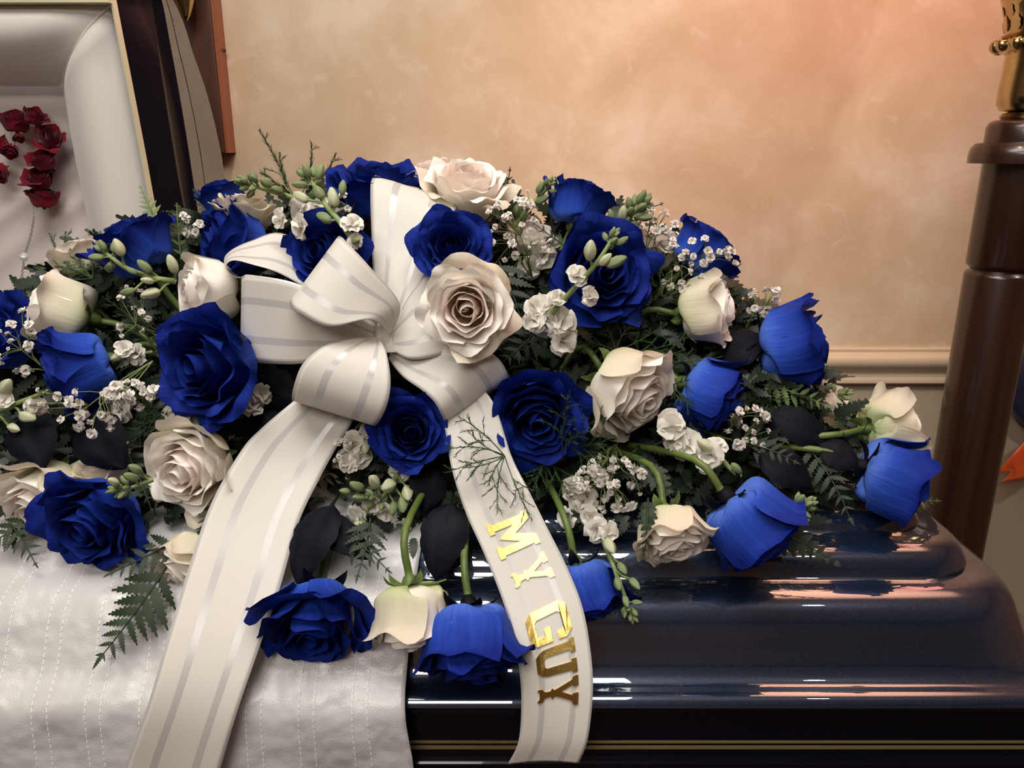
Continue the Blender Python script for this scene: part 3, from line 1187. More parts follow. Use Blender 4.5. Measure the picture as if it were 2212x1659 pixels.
roses_white = [
    ('large cream rose highest in the spray, right of the top ribbon loop', (922, 332, 1102, 478), (0.10, 0.72, 0.55), 0.62, 0.91, 51, 0.1),
    ('cream rose peeking out behind the topmost blue rose', (870, 332, 990, 440), (-0.2, 0.75, 0.3), 0.55, 0.985, 52, 0),
    ('big blush rose facing the camera right of the bow knot', (920, 560, 1102, 770), (-0.02, -0.16, 0.96), 0.58, 0.765, 53, 0.1),
    ('cream rose facing right beneath the baby\'s breath near the wall', (1456, 600, 1596, 736), (0.85, 0.06, 0.28), 0.26, 0.865, 54, 0.12),
    ('tall cream rose with a hanging outer petal right of centre', (1262, 758, 1458, 940), (0.56, -0.48, 0.52), 0.36, 0.785, 55, 0.12),
    ('cream rose resting low on the dark lid with a fern over it', (1378, 1086, 1536, 1226), (0.16, -0.72, 0.50), 0.42, 0.685, 56, 0.2),
    ('white rose at the far right seen from behind with its green calyx', (1846, 856, 1976, 978), (0.86, 0.12, -0.25), 0.42, 0.82, 57, 0.3),
    ('small white rose half hidden below the chair rail', (1742, 820, 1844, 910), (0.35, 0.40, 0.40), 0.50, 0.875, 58, 0.3),
    ('cream rosebud hanging head down between two blue roses at the bottom', (816, 1250, 966, 1408), (0.10, -0.95, 0.14), 0.14, 0.640, 59, 0.2),
    ('cream rose facing left beside the left bow loop', (368, 562, 522, 712), (-0.66, -0.10, 0.56), 0.32, 0.845, 60, 0.1),
    ('tall cream rosebud pointing left near the rosary chain', (70, 590, 206, 742), (-0.80, 0.26, 0.20), 0.10, 0.86, 61, 0.1),
    ('cream rose half hidden behind feathery fern at the upper left', (116, 508, 212, 604), (-0.30, 0.80, 0.15), 0.45, 0.93, 62, 0.1),
    ('blush cream rose facing the camera beside the left ribbon tail', (312, 910, 502, 1112), (-0.30, -0.26, 0.88), 0.48, 0.742, 63, 0.15),
    ('large cream rose at the left edge behind the open blue rose', (0, 1000, 190, 1170), (-0.22, -0.52, 0.70), 0.46, 0.745, 64, 0.2),
    ('cream rose tucked under the left side of the left ribbon tail', (324, 1150, 474, 1302), (-0.42, -0.50, 0.62), 0.34, 0.700, 65, 0.2),
    ('cream rose behind the right side of the left ribbon tail', (600, 978, 736, 1148), (0.22, -0.66, 0.55), 0.30, 0.80, 66, 0.2),
    ('pale yellowish rose between two blue roses at the upper left', (474, 414, 594, 506), (0.10, 0.86, 0.20), 0.55, 0.92, 67, 0.6),
    ('cream rose deep behind the baby\'s breath at the upper right', (1370, 474, 1490, 590), (0.2, 0.7, 0.3), 0.5, 0.955, 68, 0.1),
    ('cream rose glimpsed behind stock flowers right of the top cream rose', (1105, 470, 1200, 560), (0.2, 0.6, 0.5), 0.5, 0.93, 69, 0.1),
    ('pale petalled rose above the lower left blue rose', (150, 966, 282, 1060), (-0.2, 0.7, 0.4), 0.6, 0.765, 70, 0.5),
]
for lab, bb, ax, op, Y, sd_, g in roses_white:
    rose('cream_rose', lab, bb, ax, op, 'white', sd_, Y, group=WH, guard=g)

# ================================================================== ribbon bow
bow = empty('ribbon_bow', P(830, 735, 0.80))
tag(bow, 'cream satin striped ribbon bow with long tails and gold lettering', 'bow')


def ribbon(name, L, Rr, n=48, nu=15, bulge=0.0):
    a = [P(*p) for p in catmull(L, n)]
    c = [P(*p) for p in catmull(Rr, n)]
    rows, uvs = [], []
    for i in range(n):
        across = c[i] - a[i]
        tng = (a[min(i + 1, n - 1)] + c[min(i + 1, n - 1)]) - (a[max(i - 1, 0)] + c[max(i - 1, 0)])
        nrm = across.cross(tng)
        if nrm.length > 1e-9:
            nrm.normalize()
        row = []
        for j in range(nu):
            u = j / (nu - 1)
            p = a[i].lerp(c[i], u) + nrm * bulge * math.sin(PI * u)
            row.append(p - bow.location)
            uvs.append((u, i / (n - 1)))
        rows.append(row)
    me = grid_mesh(name, rows, uvs, M['ribbon'])
    o = link(name, me, bow)
    s = o.modifiers.new('thickness', 'SOLIDIFY')
    s.thickness = 0.0006
    return o, rows


# loops: edge A and edge B from the knot out along the front, round the fold and back behind
ribbon('loop', [(815, 720, .80), (808, 640, .815), (803, 520, .845), (800, 420, .87), (803, 388, .885), (815, 379, .905), (830, 400, .935), (830, 560, .92), (830, 700, .86)],
       [(850, 722, .795), (890, 650, .80), (935, 560, .825), (975, 470, .85), (985, 447, .868), (982, 436, .89), (965, 445, .92), (900, 600, .905), (845, 700, .86)])
ribbon('loop', [(815, 690, .845), (700, 560, .87), (610, 505, .865), (545, 520, .855), (500, 541, .85), (485, 563, .848), (503, 588, .85), (600, 640, .855), (820, 720, .85)],
       [(820, 712, .815), (715, 655, .815), (610, 594, .800), (545, 572, .795), (505, 563, .795), (490, 575, .795), (508, 598, .80), (560, 610, .805), (822, 728, .82)])
ribbon('loop', [(822, 716, .80), (740, 662, .778), (640, 612, .778), (545, 594, .788), (527, 596, .795), (524, 600, .815), (545, 606, .835), (650, 640, .845), (822, 705, .84)],
       [(826, 746, .80), (740, 768, .778), (640, 786, .776), (545, 782, .788), (524, 778, .795), (522, 776, .815), (545, 774, .835), (650, 772, .845), (826, 742, .84)])
ribbon('loop', [(846, 718, .795), (862, 655, .782), (800, 578, .772), (752, 526, .778), (735, 511, .792), (733, 522, .812), (770, 580, .825), (840, 700, .83)],
       [(842, 724, .785), (800, 690, .758), (712, 706, .744), (650, 678, .748), (628, 660, .762), (640, 648, .790), (720, 680, .815), (835, 720, .825)])
ribbon('loop', [(846, 714, .80), (880, 645, .80), (915, 600, .805), (932, 588, .815), (928, 572, .835), (900, 600, .86), (850, 700, .85)],
       [(842, 752, .79), (885, 776, .775), (950, 768, .775), (1005, 742, .79), (1015, 720, .82), (960, 720, .85), (848, 730, .845)])
ribbon('loop', [(850, 742, .80), (930, 742, .785), (1010, 750, .775), (1060, 763, .772), (1085, 785, .775), (1099, 816, .785), (1088, 818, .81), (1000, 790, .835), (850, 750, .84)],
       [(839, 775, .795), (868, 812, .775), (910, 842, .757), (938, 868, .750), (953, 895, .752), (962, 914, .765), (960, 900, .79), (920, 850, .82), (845, 765, .83)])
ribbon('loop', [(806, 731, .795), (760, 732, .77), (700, 748, .748), (655, 785, .735), (636, 830, .735), (631, 862, .748), (640, 856, .775), (700, 800, .80), (800, 745, .815)],
       [(818, 727, .79), (834, 760, .762), (843, 810, .742), (841, 855, .732), (828, 895, .732), (811, 919, .745), (808, 905, .77), (815, 840, .80), (822, 750, .815)])
ribbon('tail', [(800, 750, .825), (715, 800, .80), (632, 868, .778), (565, 925, .758), (520, 975, .742), (455, 1090, .705), (405, 1235, .656), (360, 1385, .614), (320, 1520, .588), (268, 1665, .580), (215, 1850, .578)],
       [(832, 765, .825), (800, 840, .80), (765, 905, .780), (728, 965, .764), (690, 1035, .742), (645, 1130, .705), (605, 1270, .656), (560, 1400, .617), (515, 1530, .590), (475, 1665, .580), (425, 1850, .578)], n=72, bulge=0.003)
T2L = [(850, 770, .83), (915, 840, .80), (955, 900, .768), (975, 1010, .735), (1005, 1105, .708), (1045, 1195, .680), (1085, 1295, .651), (1110, 1380, .628), (1122, 1450, .612), (1126, 1520, .600), (1120, 1600, .591), (1097, 1650, .590)]
T2R = [(870, 760, .83), (985, 810, .80), (1060, 860, .770), (1105, 985, .738), (1140, 1055, .714), (1180, 1135, .690), (1225, 1225, .664), (1258, 1310, .640), (1275, 1400, .620), (1281, 1490, .604), (1270, 1595, .592), (1250, 1648, .592)]
tail2, t2rows = ribbon('tail', T2L, T2R, n=96, nu=21, bulge=0.003)
# knot
b = MB()
kp = [(812, 722, .80), (822, 735, .772), (832, 742, .765), (842, 730, .772), (848, 715, .80)]
rows, uvs = [], []
kc = P(830, 733, 0.795) - bow.location
for i in range(14):
    t = i / 13
    row = []
    for j in range(12):
        a = 2 * PI * j / 12
        rr = 0.011 + 0.003 * math.sin(a * 3 + t * 2) + 0.002 * math.sin(a * 5)
        row.append(kc + RIGHT * (math.cos(a) * rr * (0.7 + 0.6 * abs(t - 0.5))) - FWD * (math.sin(a) * rr) + UP * lerp(-0.014, 0.014, t))
    rows.append(row)
b.grid(rows, closed=True)
b.uv = [(0.5, 0.5)] * len(b.v)
b.build('knot', M['ribbon'], bow)

# gold letters stuck along the right tail
LET = {
    'M': [(0, 0), (.32, 0), (.32, .13), (.25, .13), (.25, .60), (.5, .16), (.75, .60), (.75, .13), (.68, .13), (.68, 0), (1, 0), (1, .13), (.94, .13), (.94, .87), (1, .87), (1, 1), (.74, 1), (.5, .56), (.26, 1), (0, 1), (0, .87), (.06, .87), (.06, .13), (0, .13)],
    'Y': [(.24, 0), (.30, -.03), (.36, .02), (.5, .03), (.64, .02), (.70, -.03), (.76, 0), (.74, .10), (.64, .14), (.60, .20), (.60, .30), (.70, .34), (.62, .40), (.64, .46), (.86, .84), (.98, .88), (1.0, 1.0), (.62, 1.0), (.62, .88), (.68, .84), (.5, .56), (.32, .84), (.38, .88), (.38, 1.0), (0, 1.0), (.02, .88), (.14, .84), (.36, .46), (.38, .40), (.30, .34), (.40, .30), (.40, .20), (.36, .14), (.26, .10)],
    'G': [(.16, 0), (.84, 0), (1, .15), (1, .52), (.56, .52), (.56, .37), (.76, .37), (.76, .24), (.70, .19), (.31, .19), (.25, .25), (.25, .75), (.31, .81), (.70, .81), (.76, .75), (.76, .66), (1, .66), (1, .86), (.84, 1), (.16, 1), (0, .85), (0, .15)],
    'U': [(0, 1), (0, .87), (.07, .87), (.07, .22), (.13, .10), (.26, 0), (.74, 0), (.87, .10), (.93, .22), (.93, .87), (1, .87), (1, 1), (.60, 1), (.60, .87), (.68, .87), (.68, .26), (.62, .20), (.38, .20), (.32, .26), (.32, .87), (.40, .87), (.40, 1)],
}
crow = []
for i in range(len(t2rows)):
    w = t2rows[i][10] + bow.location - EYE
    crow.append(829.5 - FPX * w.dot(UP) / w.dot(FWD))


def on_tail(s, u):
    """s in rows, u across"""
    s = max(0, min(len(t2rows) - 1.001, s))
    i = int(s)
    t = s - i
    x = max(0, min(0.9999, u)) * 20
    j = int(x)
    k = x - j
    p = t2rows[i][j].lerp(t2rows[i][j + 1], k).lerp(t2rows[i + 1][j].lerp(t2rows[i + 1][j + 1], k), t)
    n = (t2rows[i][min(j + 1, 20)] - t2rows[i][j]).cross(t2rows[i + 1][j] - t2rows[i][j])
    n.normalize()
    if n.dot(FWD) > 0:
        n = -n
    return p, n


def row_at(py):
    for i in range(len(crow) - 1):
        if crow[i] <= py <= crow[i + 1]:
            return i + (py - crow[i]) / (crow[i + 1] - crow[i])
    return 0


for ch, p0, p1, u0, u1, tilt in (('M', 1120, 1192, 0.19, 0.82, 0.0), ('Y', 1210, 1266, 0.24, 0.80, 0.0), ('G', 1312, 1386, 0.20, 0.80, 0.0), ('U', 1392, 1460, 0.24, 0.80, 0.0), ('Y', 1467, 1526, 0.24, 0.80, 0.0)):
    poly = LET[ch]
    dense = []
    for k in range(len(poly)):
        a, c = poly[k], poly[(k + 1) % len(poly)]
        m_ = max(1, int(math.hypot(a[0] - c[0], a[1] - c[1]) / 0.12))
        for q in range(m_):
            dense.append((lerp(a[0], c[0], q / m_), lerp(a[1], c[1], q / m_)))
    tri = tessellate_polygon([[Vector((a, c, 0)) for a, c in dense]])
    s0, s1 = row_at(p0), row_at(p1)
    top, low, rim = [], [], []
    cen = Vector((0.5, 0.5))
    for a, c in dense:
        p, nn = on_tail(lerp(s0, s1, a), lerp(u0, u1, c))
        low.append(p + nn * 0.0004)
        top.append(p + nn * 0.0022)
    k = len(dense)
    fs = [tuple(t) for t in tri]
    fs += [(i, (i + 1) % k, k + (i + 1) % k, k + i) for i in range(k)]
    fs += [tuple(k + x for x in reversed(t)) for t in tri]
    me = mesh('letter', top + low, fs, False)
    bm = bmesh.new()
    bm.from_mesh(me)
    bmesh.ops.recalc_face_normals(bm, faces=bm.faces)
    bm.to_mesh(me)
    bm.free()
    me.materials.append(M['foil'])
    o = link('letter', me, tail2)
    o['label'] = 'gold foil letter ' + ch + ' on the ribbon tail'

# ================================================================== stock (white, budding stems)
def bud_mesh(name, mat, seed):
    rnd = random.Random(seed)
    mb = MB()
    prof = [(0.0, 0.0), (0.12, 0.02), (0.24, 0.15), (0.31, 0.36), (0.30, 0.58), (0.21, 0.80), (0.10, 0.95), (0.0, 1.0)]
    rows = []
    for r, h in prof:
        rows.append([Vector((r * 0.88 * (1 + 0.2 * math.cos(4 * a + 0.9 * h)) * math.cos(a), r * 0.88 * (1 + 0.2 * math.cos(4 * a + 0.9 * h)) * math.sin(a), h))
                     for a in [2 * PI * k / 12 for k in range(12)]])
    mb.grid(rows, closed=True)
    me = mesh(name, mb.v, mb.f)
    me.materials.append(mat)
    return me


BUD_G = bud_mesh('bud', M['bud_green'], 1)
BUD_W = bud_mesh('bud', M['bud_white'], 2)


def ruffle_mesh(name, mat, seed, npet, size, nu=5, nv=5, spread=1.0):
    """double floret: crumpled petals round a short tube, one mesh, radius about 0.5"""
    rnd = random.Random(seed)
    mb = MB()
    for k in range(npet):
        f = k / npet
        az = k * 2.4 + rnd.uniform(-0.4, 0.4)
        lean = lerp(0.15, 1.35, f ** 0.7) * spread
        w = rnd.uniform(0.19, 0.27)
        ln = rnd.uniform(0.42, 0.55)
        ph = rnd.uniform(0, 6)
        rows = []
        for i in range(nv):
            t = i / (nv - 1)
            al = lean * (0.5 + 0.7 * t)
            row = []
            for j in range(nu):
                s = -1 + 2 * j / (nu - 1)
                te = t * (1 - 0.18 * abs(s) ** 2)
                r = 0.03 + math.sin(al) * ln * te
                z = math.cos(al) * ln * te * 0.8
                wv = 0.055 * math.sin(s * 4 + ph) * te + 0.03 * math.sin(te * 7 + ph)
                p = Vector((r - math.cos(al) * wv, s * w * (0.25 + 0.9 * math.sin(PI / 2 * min(1, te * 1.3))), z + math.sin(al) * wv))
                row.append(Matrix.Rotation(az, 3, 'Z') @ p)
            rows.append(row)
        mb.grid(rows)
    me = mesh(name, mb.v, mb.f)
    me.materials.append(mat)
    return me


FLORET = [ruffle_mesh('blossom', M['floret'], s, 11, 1.0) for s in range(4)]
GYP = [ruffle_mesh('blossom', M['gyp'], 20 + s, 9, 1.0, 3, 3, 1.2) for s in range(3)]


def orient(direction, roll=0.0):
    return (Vector(direction).to_track_quat('Z', 'Y').to_matrix() @ Matrix.Rotation(roll, 3, 'Z')).to_euler()


def stock(label, spine, buds=(), florets=(), tip_n=10, tip_px=34, thick=0.0034, seed=1):
    """spine base -> tip [(px, py, Y)]; buds [(px, py, len_px, 'g'/'w')]; florets [(px, py, diam_px)]"""
    rnd = random.Random(seed)
    base = P(*spine[0])
    root = empty('stock_stem', base)
    tag(root, label, 'flower', 'budding white stock stems')
    curve = catmull(spine, 24)
    pts = [P(*c) - base for c in curve]
    mb = MB()
    mb.tube(pts, [lerp(thick, thick * 0.55, i / 23) for i in range(24)], 8)
    mb.build('stem', M['pale_green'], root)
    tip = pts[-1]
    tdir = (pts[-1] - pts[-5]).normalized()
    d = depth_of(base + tip)
    u = d / FPX
    for k in range(tip_n):                                  # crowded young buds at the top
        f = k / tip_n
        az = k * 2.4
        side = tdir.orthogonal().normalized()
        side = Matrix.Rotation(az, 3, tdir) @ side
        at = tip - tdir * (tip_px * u * 0.75 * f)
        dr = (tdir * lerp(1.2, 0.35, f) + side * lerp(0.3, 1.0, f)).normalized()
        ln = lerp(0.40, 0.62, f) * tip_px * u * rnd.uniform(0.85, 1.15)
        st = at + side * tip_px * u * 0.16 * f
        o = link('bud', BUD_G, root)
        o.location = st + dr * tip_px * u * 0.12
        o.rotation_euler = orient(dr, rnd.uniform(0, 3))
        o.scale = (ln * 0.95, ln * 0.95, ln)
        pm = MB()
        pm.tube([at, st + dr * tip_px * u * 0.16], 0.0008, 5)
        pm.build('pedicel', M['pale_green'], root)
    for bx, by, bl, kind in buds:
        # nearest point of the spine in the picture, a little way back towards the base
        best = min(range(24), key=lambda i: (curve[i][0] - bx) ** 2 + (curve[i][1] - by) ** 2)
        bi = max(0, best - 4)
        Yb = curve[best][2] - 0.008 + rnd.uniform(-0.004, 0.004)
        pos = P(bx, by, Yb) - base
        st = pts[bi]
        dr = (pos - st)
        if dr.length < 1e-4:
            dr = tdir
        dr = (dr.normalized() + tdir * 0.45).normalized()
        ln = bl * depth_of(pos + base) / FPX
        o = link('bud', BUD_G if kind == 'g' else BUD_W, root)
        o.location = pos - dr * ln * 0.5
        o.rotation_euler = orient(dr, rnd.uniform(0, 3))
        o.scale = (ln * 0.95, ln * 0.95, ln)
        pm = MB()
        q = pos - dr * ln * 0.45
        pm.tube([st, st.lerp(q, 0.5) + tdir * 0.002, q], 0.0013, 6)
        pm.build('pedicel', M['pale_green'], root)
    for fx, fy, fd in florets:
        best = min(range(24), key=lambda i: (curve[i][0] - fx) ** 2 + (curve[i][1] - fy) ** 2)
        pos = P(fx, fy, curve[best][2] - 0.006 + rnd.uniform(-0.006, 0.006)) - base
        dr = (pos - pts[max(0, best - 3)]).normalized() * 0.7 - FWD * 0.9 + Vector((rnd.uniform(-.4, .4), 0, rnd.uniform(-.2, .5)))
        o = link('blossom', FLORET[rnd.randrange(4)], root)
        sc = fd * depth_of(pos + base) / FPX * 0.98
        o.scale = (sc, sc, sc)
        o.location = pos - dr.normalized() * sc * 0.25
        o.rotation_euler = orient(dr, rnd.uniform(0, 6))
    return root


stock('stock stem lying left with budded tip above the left blue roses', [(668, 438, .93), (610, 420, .92), (560, 405, .91), (528, 393, .90)],
      [(575, 395, 34, 'g'), (598, 410, 30, 'g'), (548, 386, 26, 'g')], [(640, 455, 60), (690, 440, 54)], 11, 44, seed=2)
stock('stock stem rising over the bow left of the top ribbon loop', [(760, 515, .80), (735, 480, .805), (705, 445, .82), (678, 400, .84), (662, 378, .85)],
      [(720, 425, 44, 'w'), (700, 470, 42, 'g'), (688, 415, 40, 'g'), (650, 425, 42, 'w'), (770, 520, 30, 'g'), (740, 405, 34, 'g')], [(640, 490, 62), (762, 478, 56), (600, 470, 50), (770, 520, 40)], 12, 58, seed=3)
stock('slim stock stem against the wall left of the upright blue rose', [(1110, 490, .92), (1135, 455, .92), (1165, 425, .92), (1190, 395, .92)],
      [(1168, 405, 32, 'g'), (1172, 430, 34, 'g'), (1118, 452, 30, 'g'), (1145, 440, 28, 'w')], [(1160, 520, 60), (1180, 560, 70), (1150, 580, 60)], 7, 34, seed=4)
stock('stock stem with full bud head against the wall at the upper right', [(1325, 530, .90), (1345, 495, .90), (1365, 465, .90), (1385, 438, .90)],
      [(1320, 470, 36, 'g'), (1345, 462, 40, 'w'), (1385, 465, 34, 'g'), (1362, 488, 32, 'g')], [], 13, 56, seed=5)
stock('stock stem crossing in front of the large open blue rose', [(1180, 690, .80), (1225, 640, .785), (1275, 585, .775), (1305, 545, .775), (1326, 508, .78)],
      [(1275, 540, 46, 'w'), (1332, 565, 48, 'g'), (1308, 560, 36, 'w'), (1345, 520, 30, 'g')],
      [(1160, 660, 66), (1180, 705, 78), (1215, 690, 82), (1225, 735, 78), (1150, 690, 58), (1250, 590, 52), (1278, 640, 48), (1205, 640, 46)], 9, 40, seed=6)
stock('stock stem with long buds at the upper left below the cupped blue rose', [(380, 608, .83), (330, 600, .82), (275, 580, .82), (235, 552, .825), (222, 540, .83)],
      [(312, 575, 38, 'g'), (256, 534, 40, 'w'), (275, 630, 34, 'g'), (325, 634, 40, 'w'), (285, 585, 26, 'g'), (372, 570, 44, 'w'), (318, 606, 28, 'w')], [], 11, 52, seed=7)
stock('stock cluster facing the camera below the round blue rose', [(870, 1000, .765), (850, 1040, .75), (825, 1075, .735), (800, 1075, .725)],
      [(770, 1050, 40, 'g'), (775, 1075, 34, 'g'), (808, 1040, 46, 'w'), (838, 1050, 50, 'w'), (880, 1065, 46, 'w'), (870, 1090, 44, 'g'), (770, 1140, 40, 'w'), (848, 1098, 36, 'g'), (745, 1062, 28, 'g')],
      [(800, 1095, 56), (765, 1115, 52), (830, 1110, 52), (860, 1020, 60), (900, 1010, 46), (870, 1140, 40)], 9, 44, seed=8)
stock('short stock tip lying on the open blue rose at lower left', [(330, 1036, .70), (300, 1048, .692), (275, 1056, .687), (252, 1058, .684)],
      [(282, 1030, 38, 'g'), (292, 1012, 34, 'g'), (245, 1040, 30, 'w')], [], 12, 44, 0.0026, seed=9)
stock('stock bud tip poking out right of the big closed blue rose', [(1680, 1095, .70), (1705, 1098, .695), (1725, 1095, .69), (1745, 1088, .69)],
      [(1722, 1110, 34, 'g'), (1735, 1118, 30, 'w'), (1730, 1078, 30, 'g')], [], 11, 46, 0.0024, seed=10)
stock('stock stem hanging down over the lid right of the gold letters', [(1285, 1110, .735), (1300, 1160, .71), (1322, 1215, .685), (1345, 1275, .66), (1364, 1328, .642)],
      [(1318, 1180, 44, 'w'), (1345, 1228, 34, 'g'), (1335, 1262, 34, 'g'), (1372, 1262, 36, 'g'), (1352, 1300, 30, 'g')],
      [(1290, 1150, 60), (1320, 1150, 50), (1275, 1120, 50), (1220, 1120, 50)], 10, 40, 0.003, seed=11)
stock('stock tip with small buds in front of the taupe dado wall', [(1745, 862, .87), (1775, 858, .868), (1805, 855, .866), (1826, 850, .865)],
      [(1772, 842, 28, 'g'), (1790, 835, 24, 'g'), (1808, 868, 26, 'w')], [], 9, 36, 0.0022, seed=12)
stock('thick green stock stem entering from the left edge of the picture', [(-60, 905, .76), (0, 885, .755), (45, 868, .75), (95, 848, .745)],
      [(14, 835, 48, 'w'), (60, 900, 46, 'w'), (30, 925, 34, 'w')], [(80, 880, 46), (8, 860, 40)], 4, 26, seed=13)
stock('stock with white florets between two lower right blue roses', [(1600, 1030, .73), (1575, 1010, .735), (1550, 980, .74), (1515, 960, .75), (1480, 940, .76)],
      [(1525, 962, 46, 'w'), (1590, 1012, 36, 'g')], [(1450, 915, 74), (1480, 960, 78), (1455, 950, 70), (1530, 985, 66), (1545, 960, 52), (1520, 1000, 50)], 3, 20, 0.0028, seed=14)
stock('white stock florets under the big ruffled blue rose left of the bow', [(480, 900, .80), (440, 895, .795), (400, 900, .79), (370, 905, .785)],
      [(365, 925, 40, 'w')], [(370, 895, 66), (385, 920, 56), (420, 905, 60), (470, 890, 60), (545, 870, 60), (570, 850, 50)], 2, 18, 0.0024, seed=15)
stock('white stock florets under the bow beside the left tail', [(790, 930, .78), (775, 960, .77), (765, 990, .765), (755, 1010, .76)],
      [(790, 965, 34, 'w')], [(760, 960, 56), (785, 990, 54), (745, 1000, 46), (800, 935, 50)], 2, 18, 0.0022, seed=16)
stock('white stock florets tucked behind the left cream rose and ribbon', [(330, 760, .83), (300, 765, .825), (275, 762, .82), (255, 758, .82)],
      [(255, 770, 34, 'w')], [(290, 765, 54), (265, 750, 44), (250, 890, 70)], 2, 16, 0.0022, seed=17)
stock('white stock florets behind the hanging letters ribbon at centre right', [(1245, 1030, .76), (1250, 1060, .75), (1258, 1085, .745), (1268, 1105, .74)],
      [], [(1265, 1085, 70), (1240, 1060, 60), (1225, 1120, 52), (1300, 1030, 46)], 2, 16, 0.0022, seed=18)


# ================================================================== baby's breath
def gypsophila(label, base, ell, n, seed, size=(13, 22), Y=None, dy=0.03):
    rnd = random.Random(seed)
    bw = P(*base)
    root = empty('babys_breath_sprig', bw)
    tag(root, label, 'flower', 'baby\'s breath sprigs')
    cx, cy, rx, ry = ell
    if Y is None:
        Y = base[2] - 0.02
    nodes = []
    for k in range(max(3, n // 5)):
        a, r = rnd.uniform(0, 6.28), math.sqrt(rnd.random()) * 0.7
        q = P(lerp(base[0], cx + rx * r * math.cos(a), 0.72), lerp(base[1], cy + ry * r * math.sin(a), 0.72), lerp(base[2], Y, 0.7) + rnd.uniform(-0.01, 0.01))
        nodes.append(q - bw)
    st = MB()
    for q in nodes:
        m = q * 0.5 + Vector((rnd.uniform(-1, 1), rnd.uniform(-1, 1), rnd.uniform(-1, 1))) * 0.006
        st.tube([Vector((0, 0, 0)), m, q], [0.0009, 0.0008, 0.0006], 5, False)
    for k in range(n):
        a, r = rnd.uniform(0, 6.28), math.sqrt(rnd.random())
        pos = P(cx + rx * r * math.cos(a), cy + ry * r * math.sin(a), Y + rnd.uniform(-dy, dy) * 0.6) - bw
        nd = min(nodes, key=lambda x: (x - pos).length)
        bend = (nd + pos) * 0.5 + Vector((rnd.uniform(-1, 1), rnd.uniform(-1, 1), rnd.uniform(0, 1.5))) * 0.003
        st.tube([nd, bend, pos], [0.0006, 0.0005, 0.0004], 4, False)
        dr = (pos - nd).normalized() + Vector((rnd.uniform(-.5, .5), rnd.uniform(-1.0, .1), rnd.uniform(-.2, .6)))
        sc = rnd.uniform(*size) * depth_of(pos + bw) / FPX
        if rnd.random() < 0.2:
            sc *= 0.55
        o = link('blossom', GYP[rnd.randrange(3)], root)
        o.scale = (sc, sc, sc * 1.15)
        o.location = pos - dr.normalized() * sc * 0.2
        o.rotation_euler = orient(dr, rnd.uniform(0, 6))
    st.build('stems', M['gyp_stem'], root)
    return root


gypsophila("dense baby's breath right of the top cream rose", (1150, 600, .90), (1110, 510, 85, 85), 34, 101, Y=.87)
gypsophila("loose baby's breath in front of the right blue rose by the wall", (1440, 640, .90), (1505, 570, 90, 70), 34, 102, Y=.86)
gypsophila("small baby's breath cluster against the wall above the right rail rose", (1610, 720, .90), (1650, 655, 42, 42), 22, 103, Y=.89)
gypsophila("baby's breath on long stalks at the left in front of blue petals", (330, 780, .80), (170, 880, 120, 70), 26, 104, (15, 28), Y=.735)
gypsophila("tight baby's breath bunch right of the left blue roses", (330, 900, .80), (280, 850, 58, 42), 22, 105, (16, 28), Y=.77)
gypsophila("baby's breath bunch at the lower centre right of the letters", (1330, 960, .78), (1320, 1045, 80, 65), 46, 106, (15, 28), Y=.735)
gypsophila("wispy baby's breath beside the lower right blue bud", (1520, 930, .80), (1615, 925, 48, 65), 22, 107, (14, 24), Y=.775)
gypsophila("sparse baby's breath above the big ruffled blue rose", (350, 720, .83), (285, 680, 45, 65), 14, 108, (12, 20), Y=.82)
gypsophila("baby's breath sprig beside the lid between two blue roses", (420, 530, .92), (405, 475, 42, 32), 9, 109, (14, 24), Y=.90)
gypsophila("baby's breath at the left edge of the picture", (100, 800, .80), (35, 745, 45, 105), 16, 110, (13, 24), Y=.79)
gypsophila("baby's breath sprig poking up beside the upper right stock head", (1395, 560, .92), (1420, 480, 42, 38), 12, 111, (12, 22), Y=.91)
gypsophila("baby's breath under the bow beside the left tail", (790, 900, .79), (748, 985, 30, 60), 12, 112, (12, 22), Y=.765)
gypsophila("thin baby's breath between the top cream rose and the wall", (1110, 520, .93), (1125, 440, 40, 35), 8, 113, (12, 20), Y=.92)
gypsophila("tiny baby's breath sprig below the topmost blue rose", (750, 520, .90), (740, 440, 30, 22), 5, 114, (12, 20), Y=.88)


# ================================================================== ferns
def leaflet_mesh(name, mat, teeth=7, width=0.20, lobe=0.55):
    """serrated leaflet along +x, length 1, folded along the midrib"""
    vs, fs = [], []
    k = teeth * 2
    mid = []
    for i in range(k + 1):
        t = i / k
        mid.append(len(vs))
        vs.append(Vector((t, 0, 0.05 * math.sin(PI * t) - 0.10 * t * t)))
    for side in (1, -1):
        edge = []
        for i in range(k + 1):
            t = i / k
            w = width * (math.sin(PI * min(1, t * 0.86 + 0.14)) ** 0.8) * (1.05 - 0.55 * t)
            tooth = 1.0 if i % 2 == 1 else lobe
            tt = t + (0.05 if i % 2 == 1 else 0.0)
            if i == k:
                w = 0
            edge.append(len(vs))
            vs.append(Vector((min(1.0, tt), side * w * tooth, 0.06 * w + 0.05 * math.sin(PI * t) - 0.10 * t * t - 0.10 * w)))
        for i in range(k):
            q = (mid[i], mid[i + 1], edge[i + 1], edge[i])
            fs.append(q if side < 0 else q[::-1])
    me = mesh(name, vs, fs, True)
    me.materials.append(mat)
    return me


LEAFLET = {k: leaflet_mesh('leaflet', M[k]) for k in ('fern', 'fern_light', 'filler')}
SMALL = {k: leaflet_mesh('leaflet', M[k], 4, 0.42, 0.7) for k in ('fern', 'fern_light')}


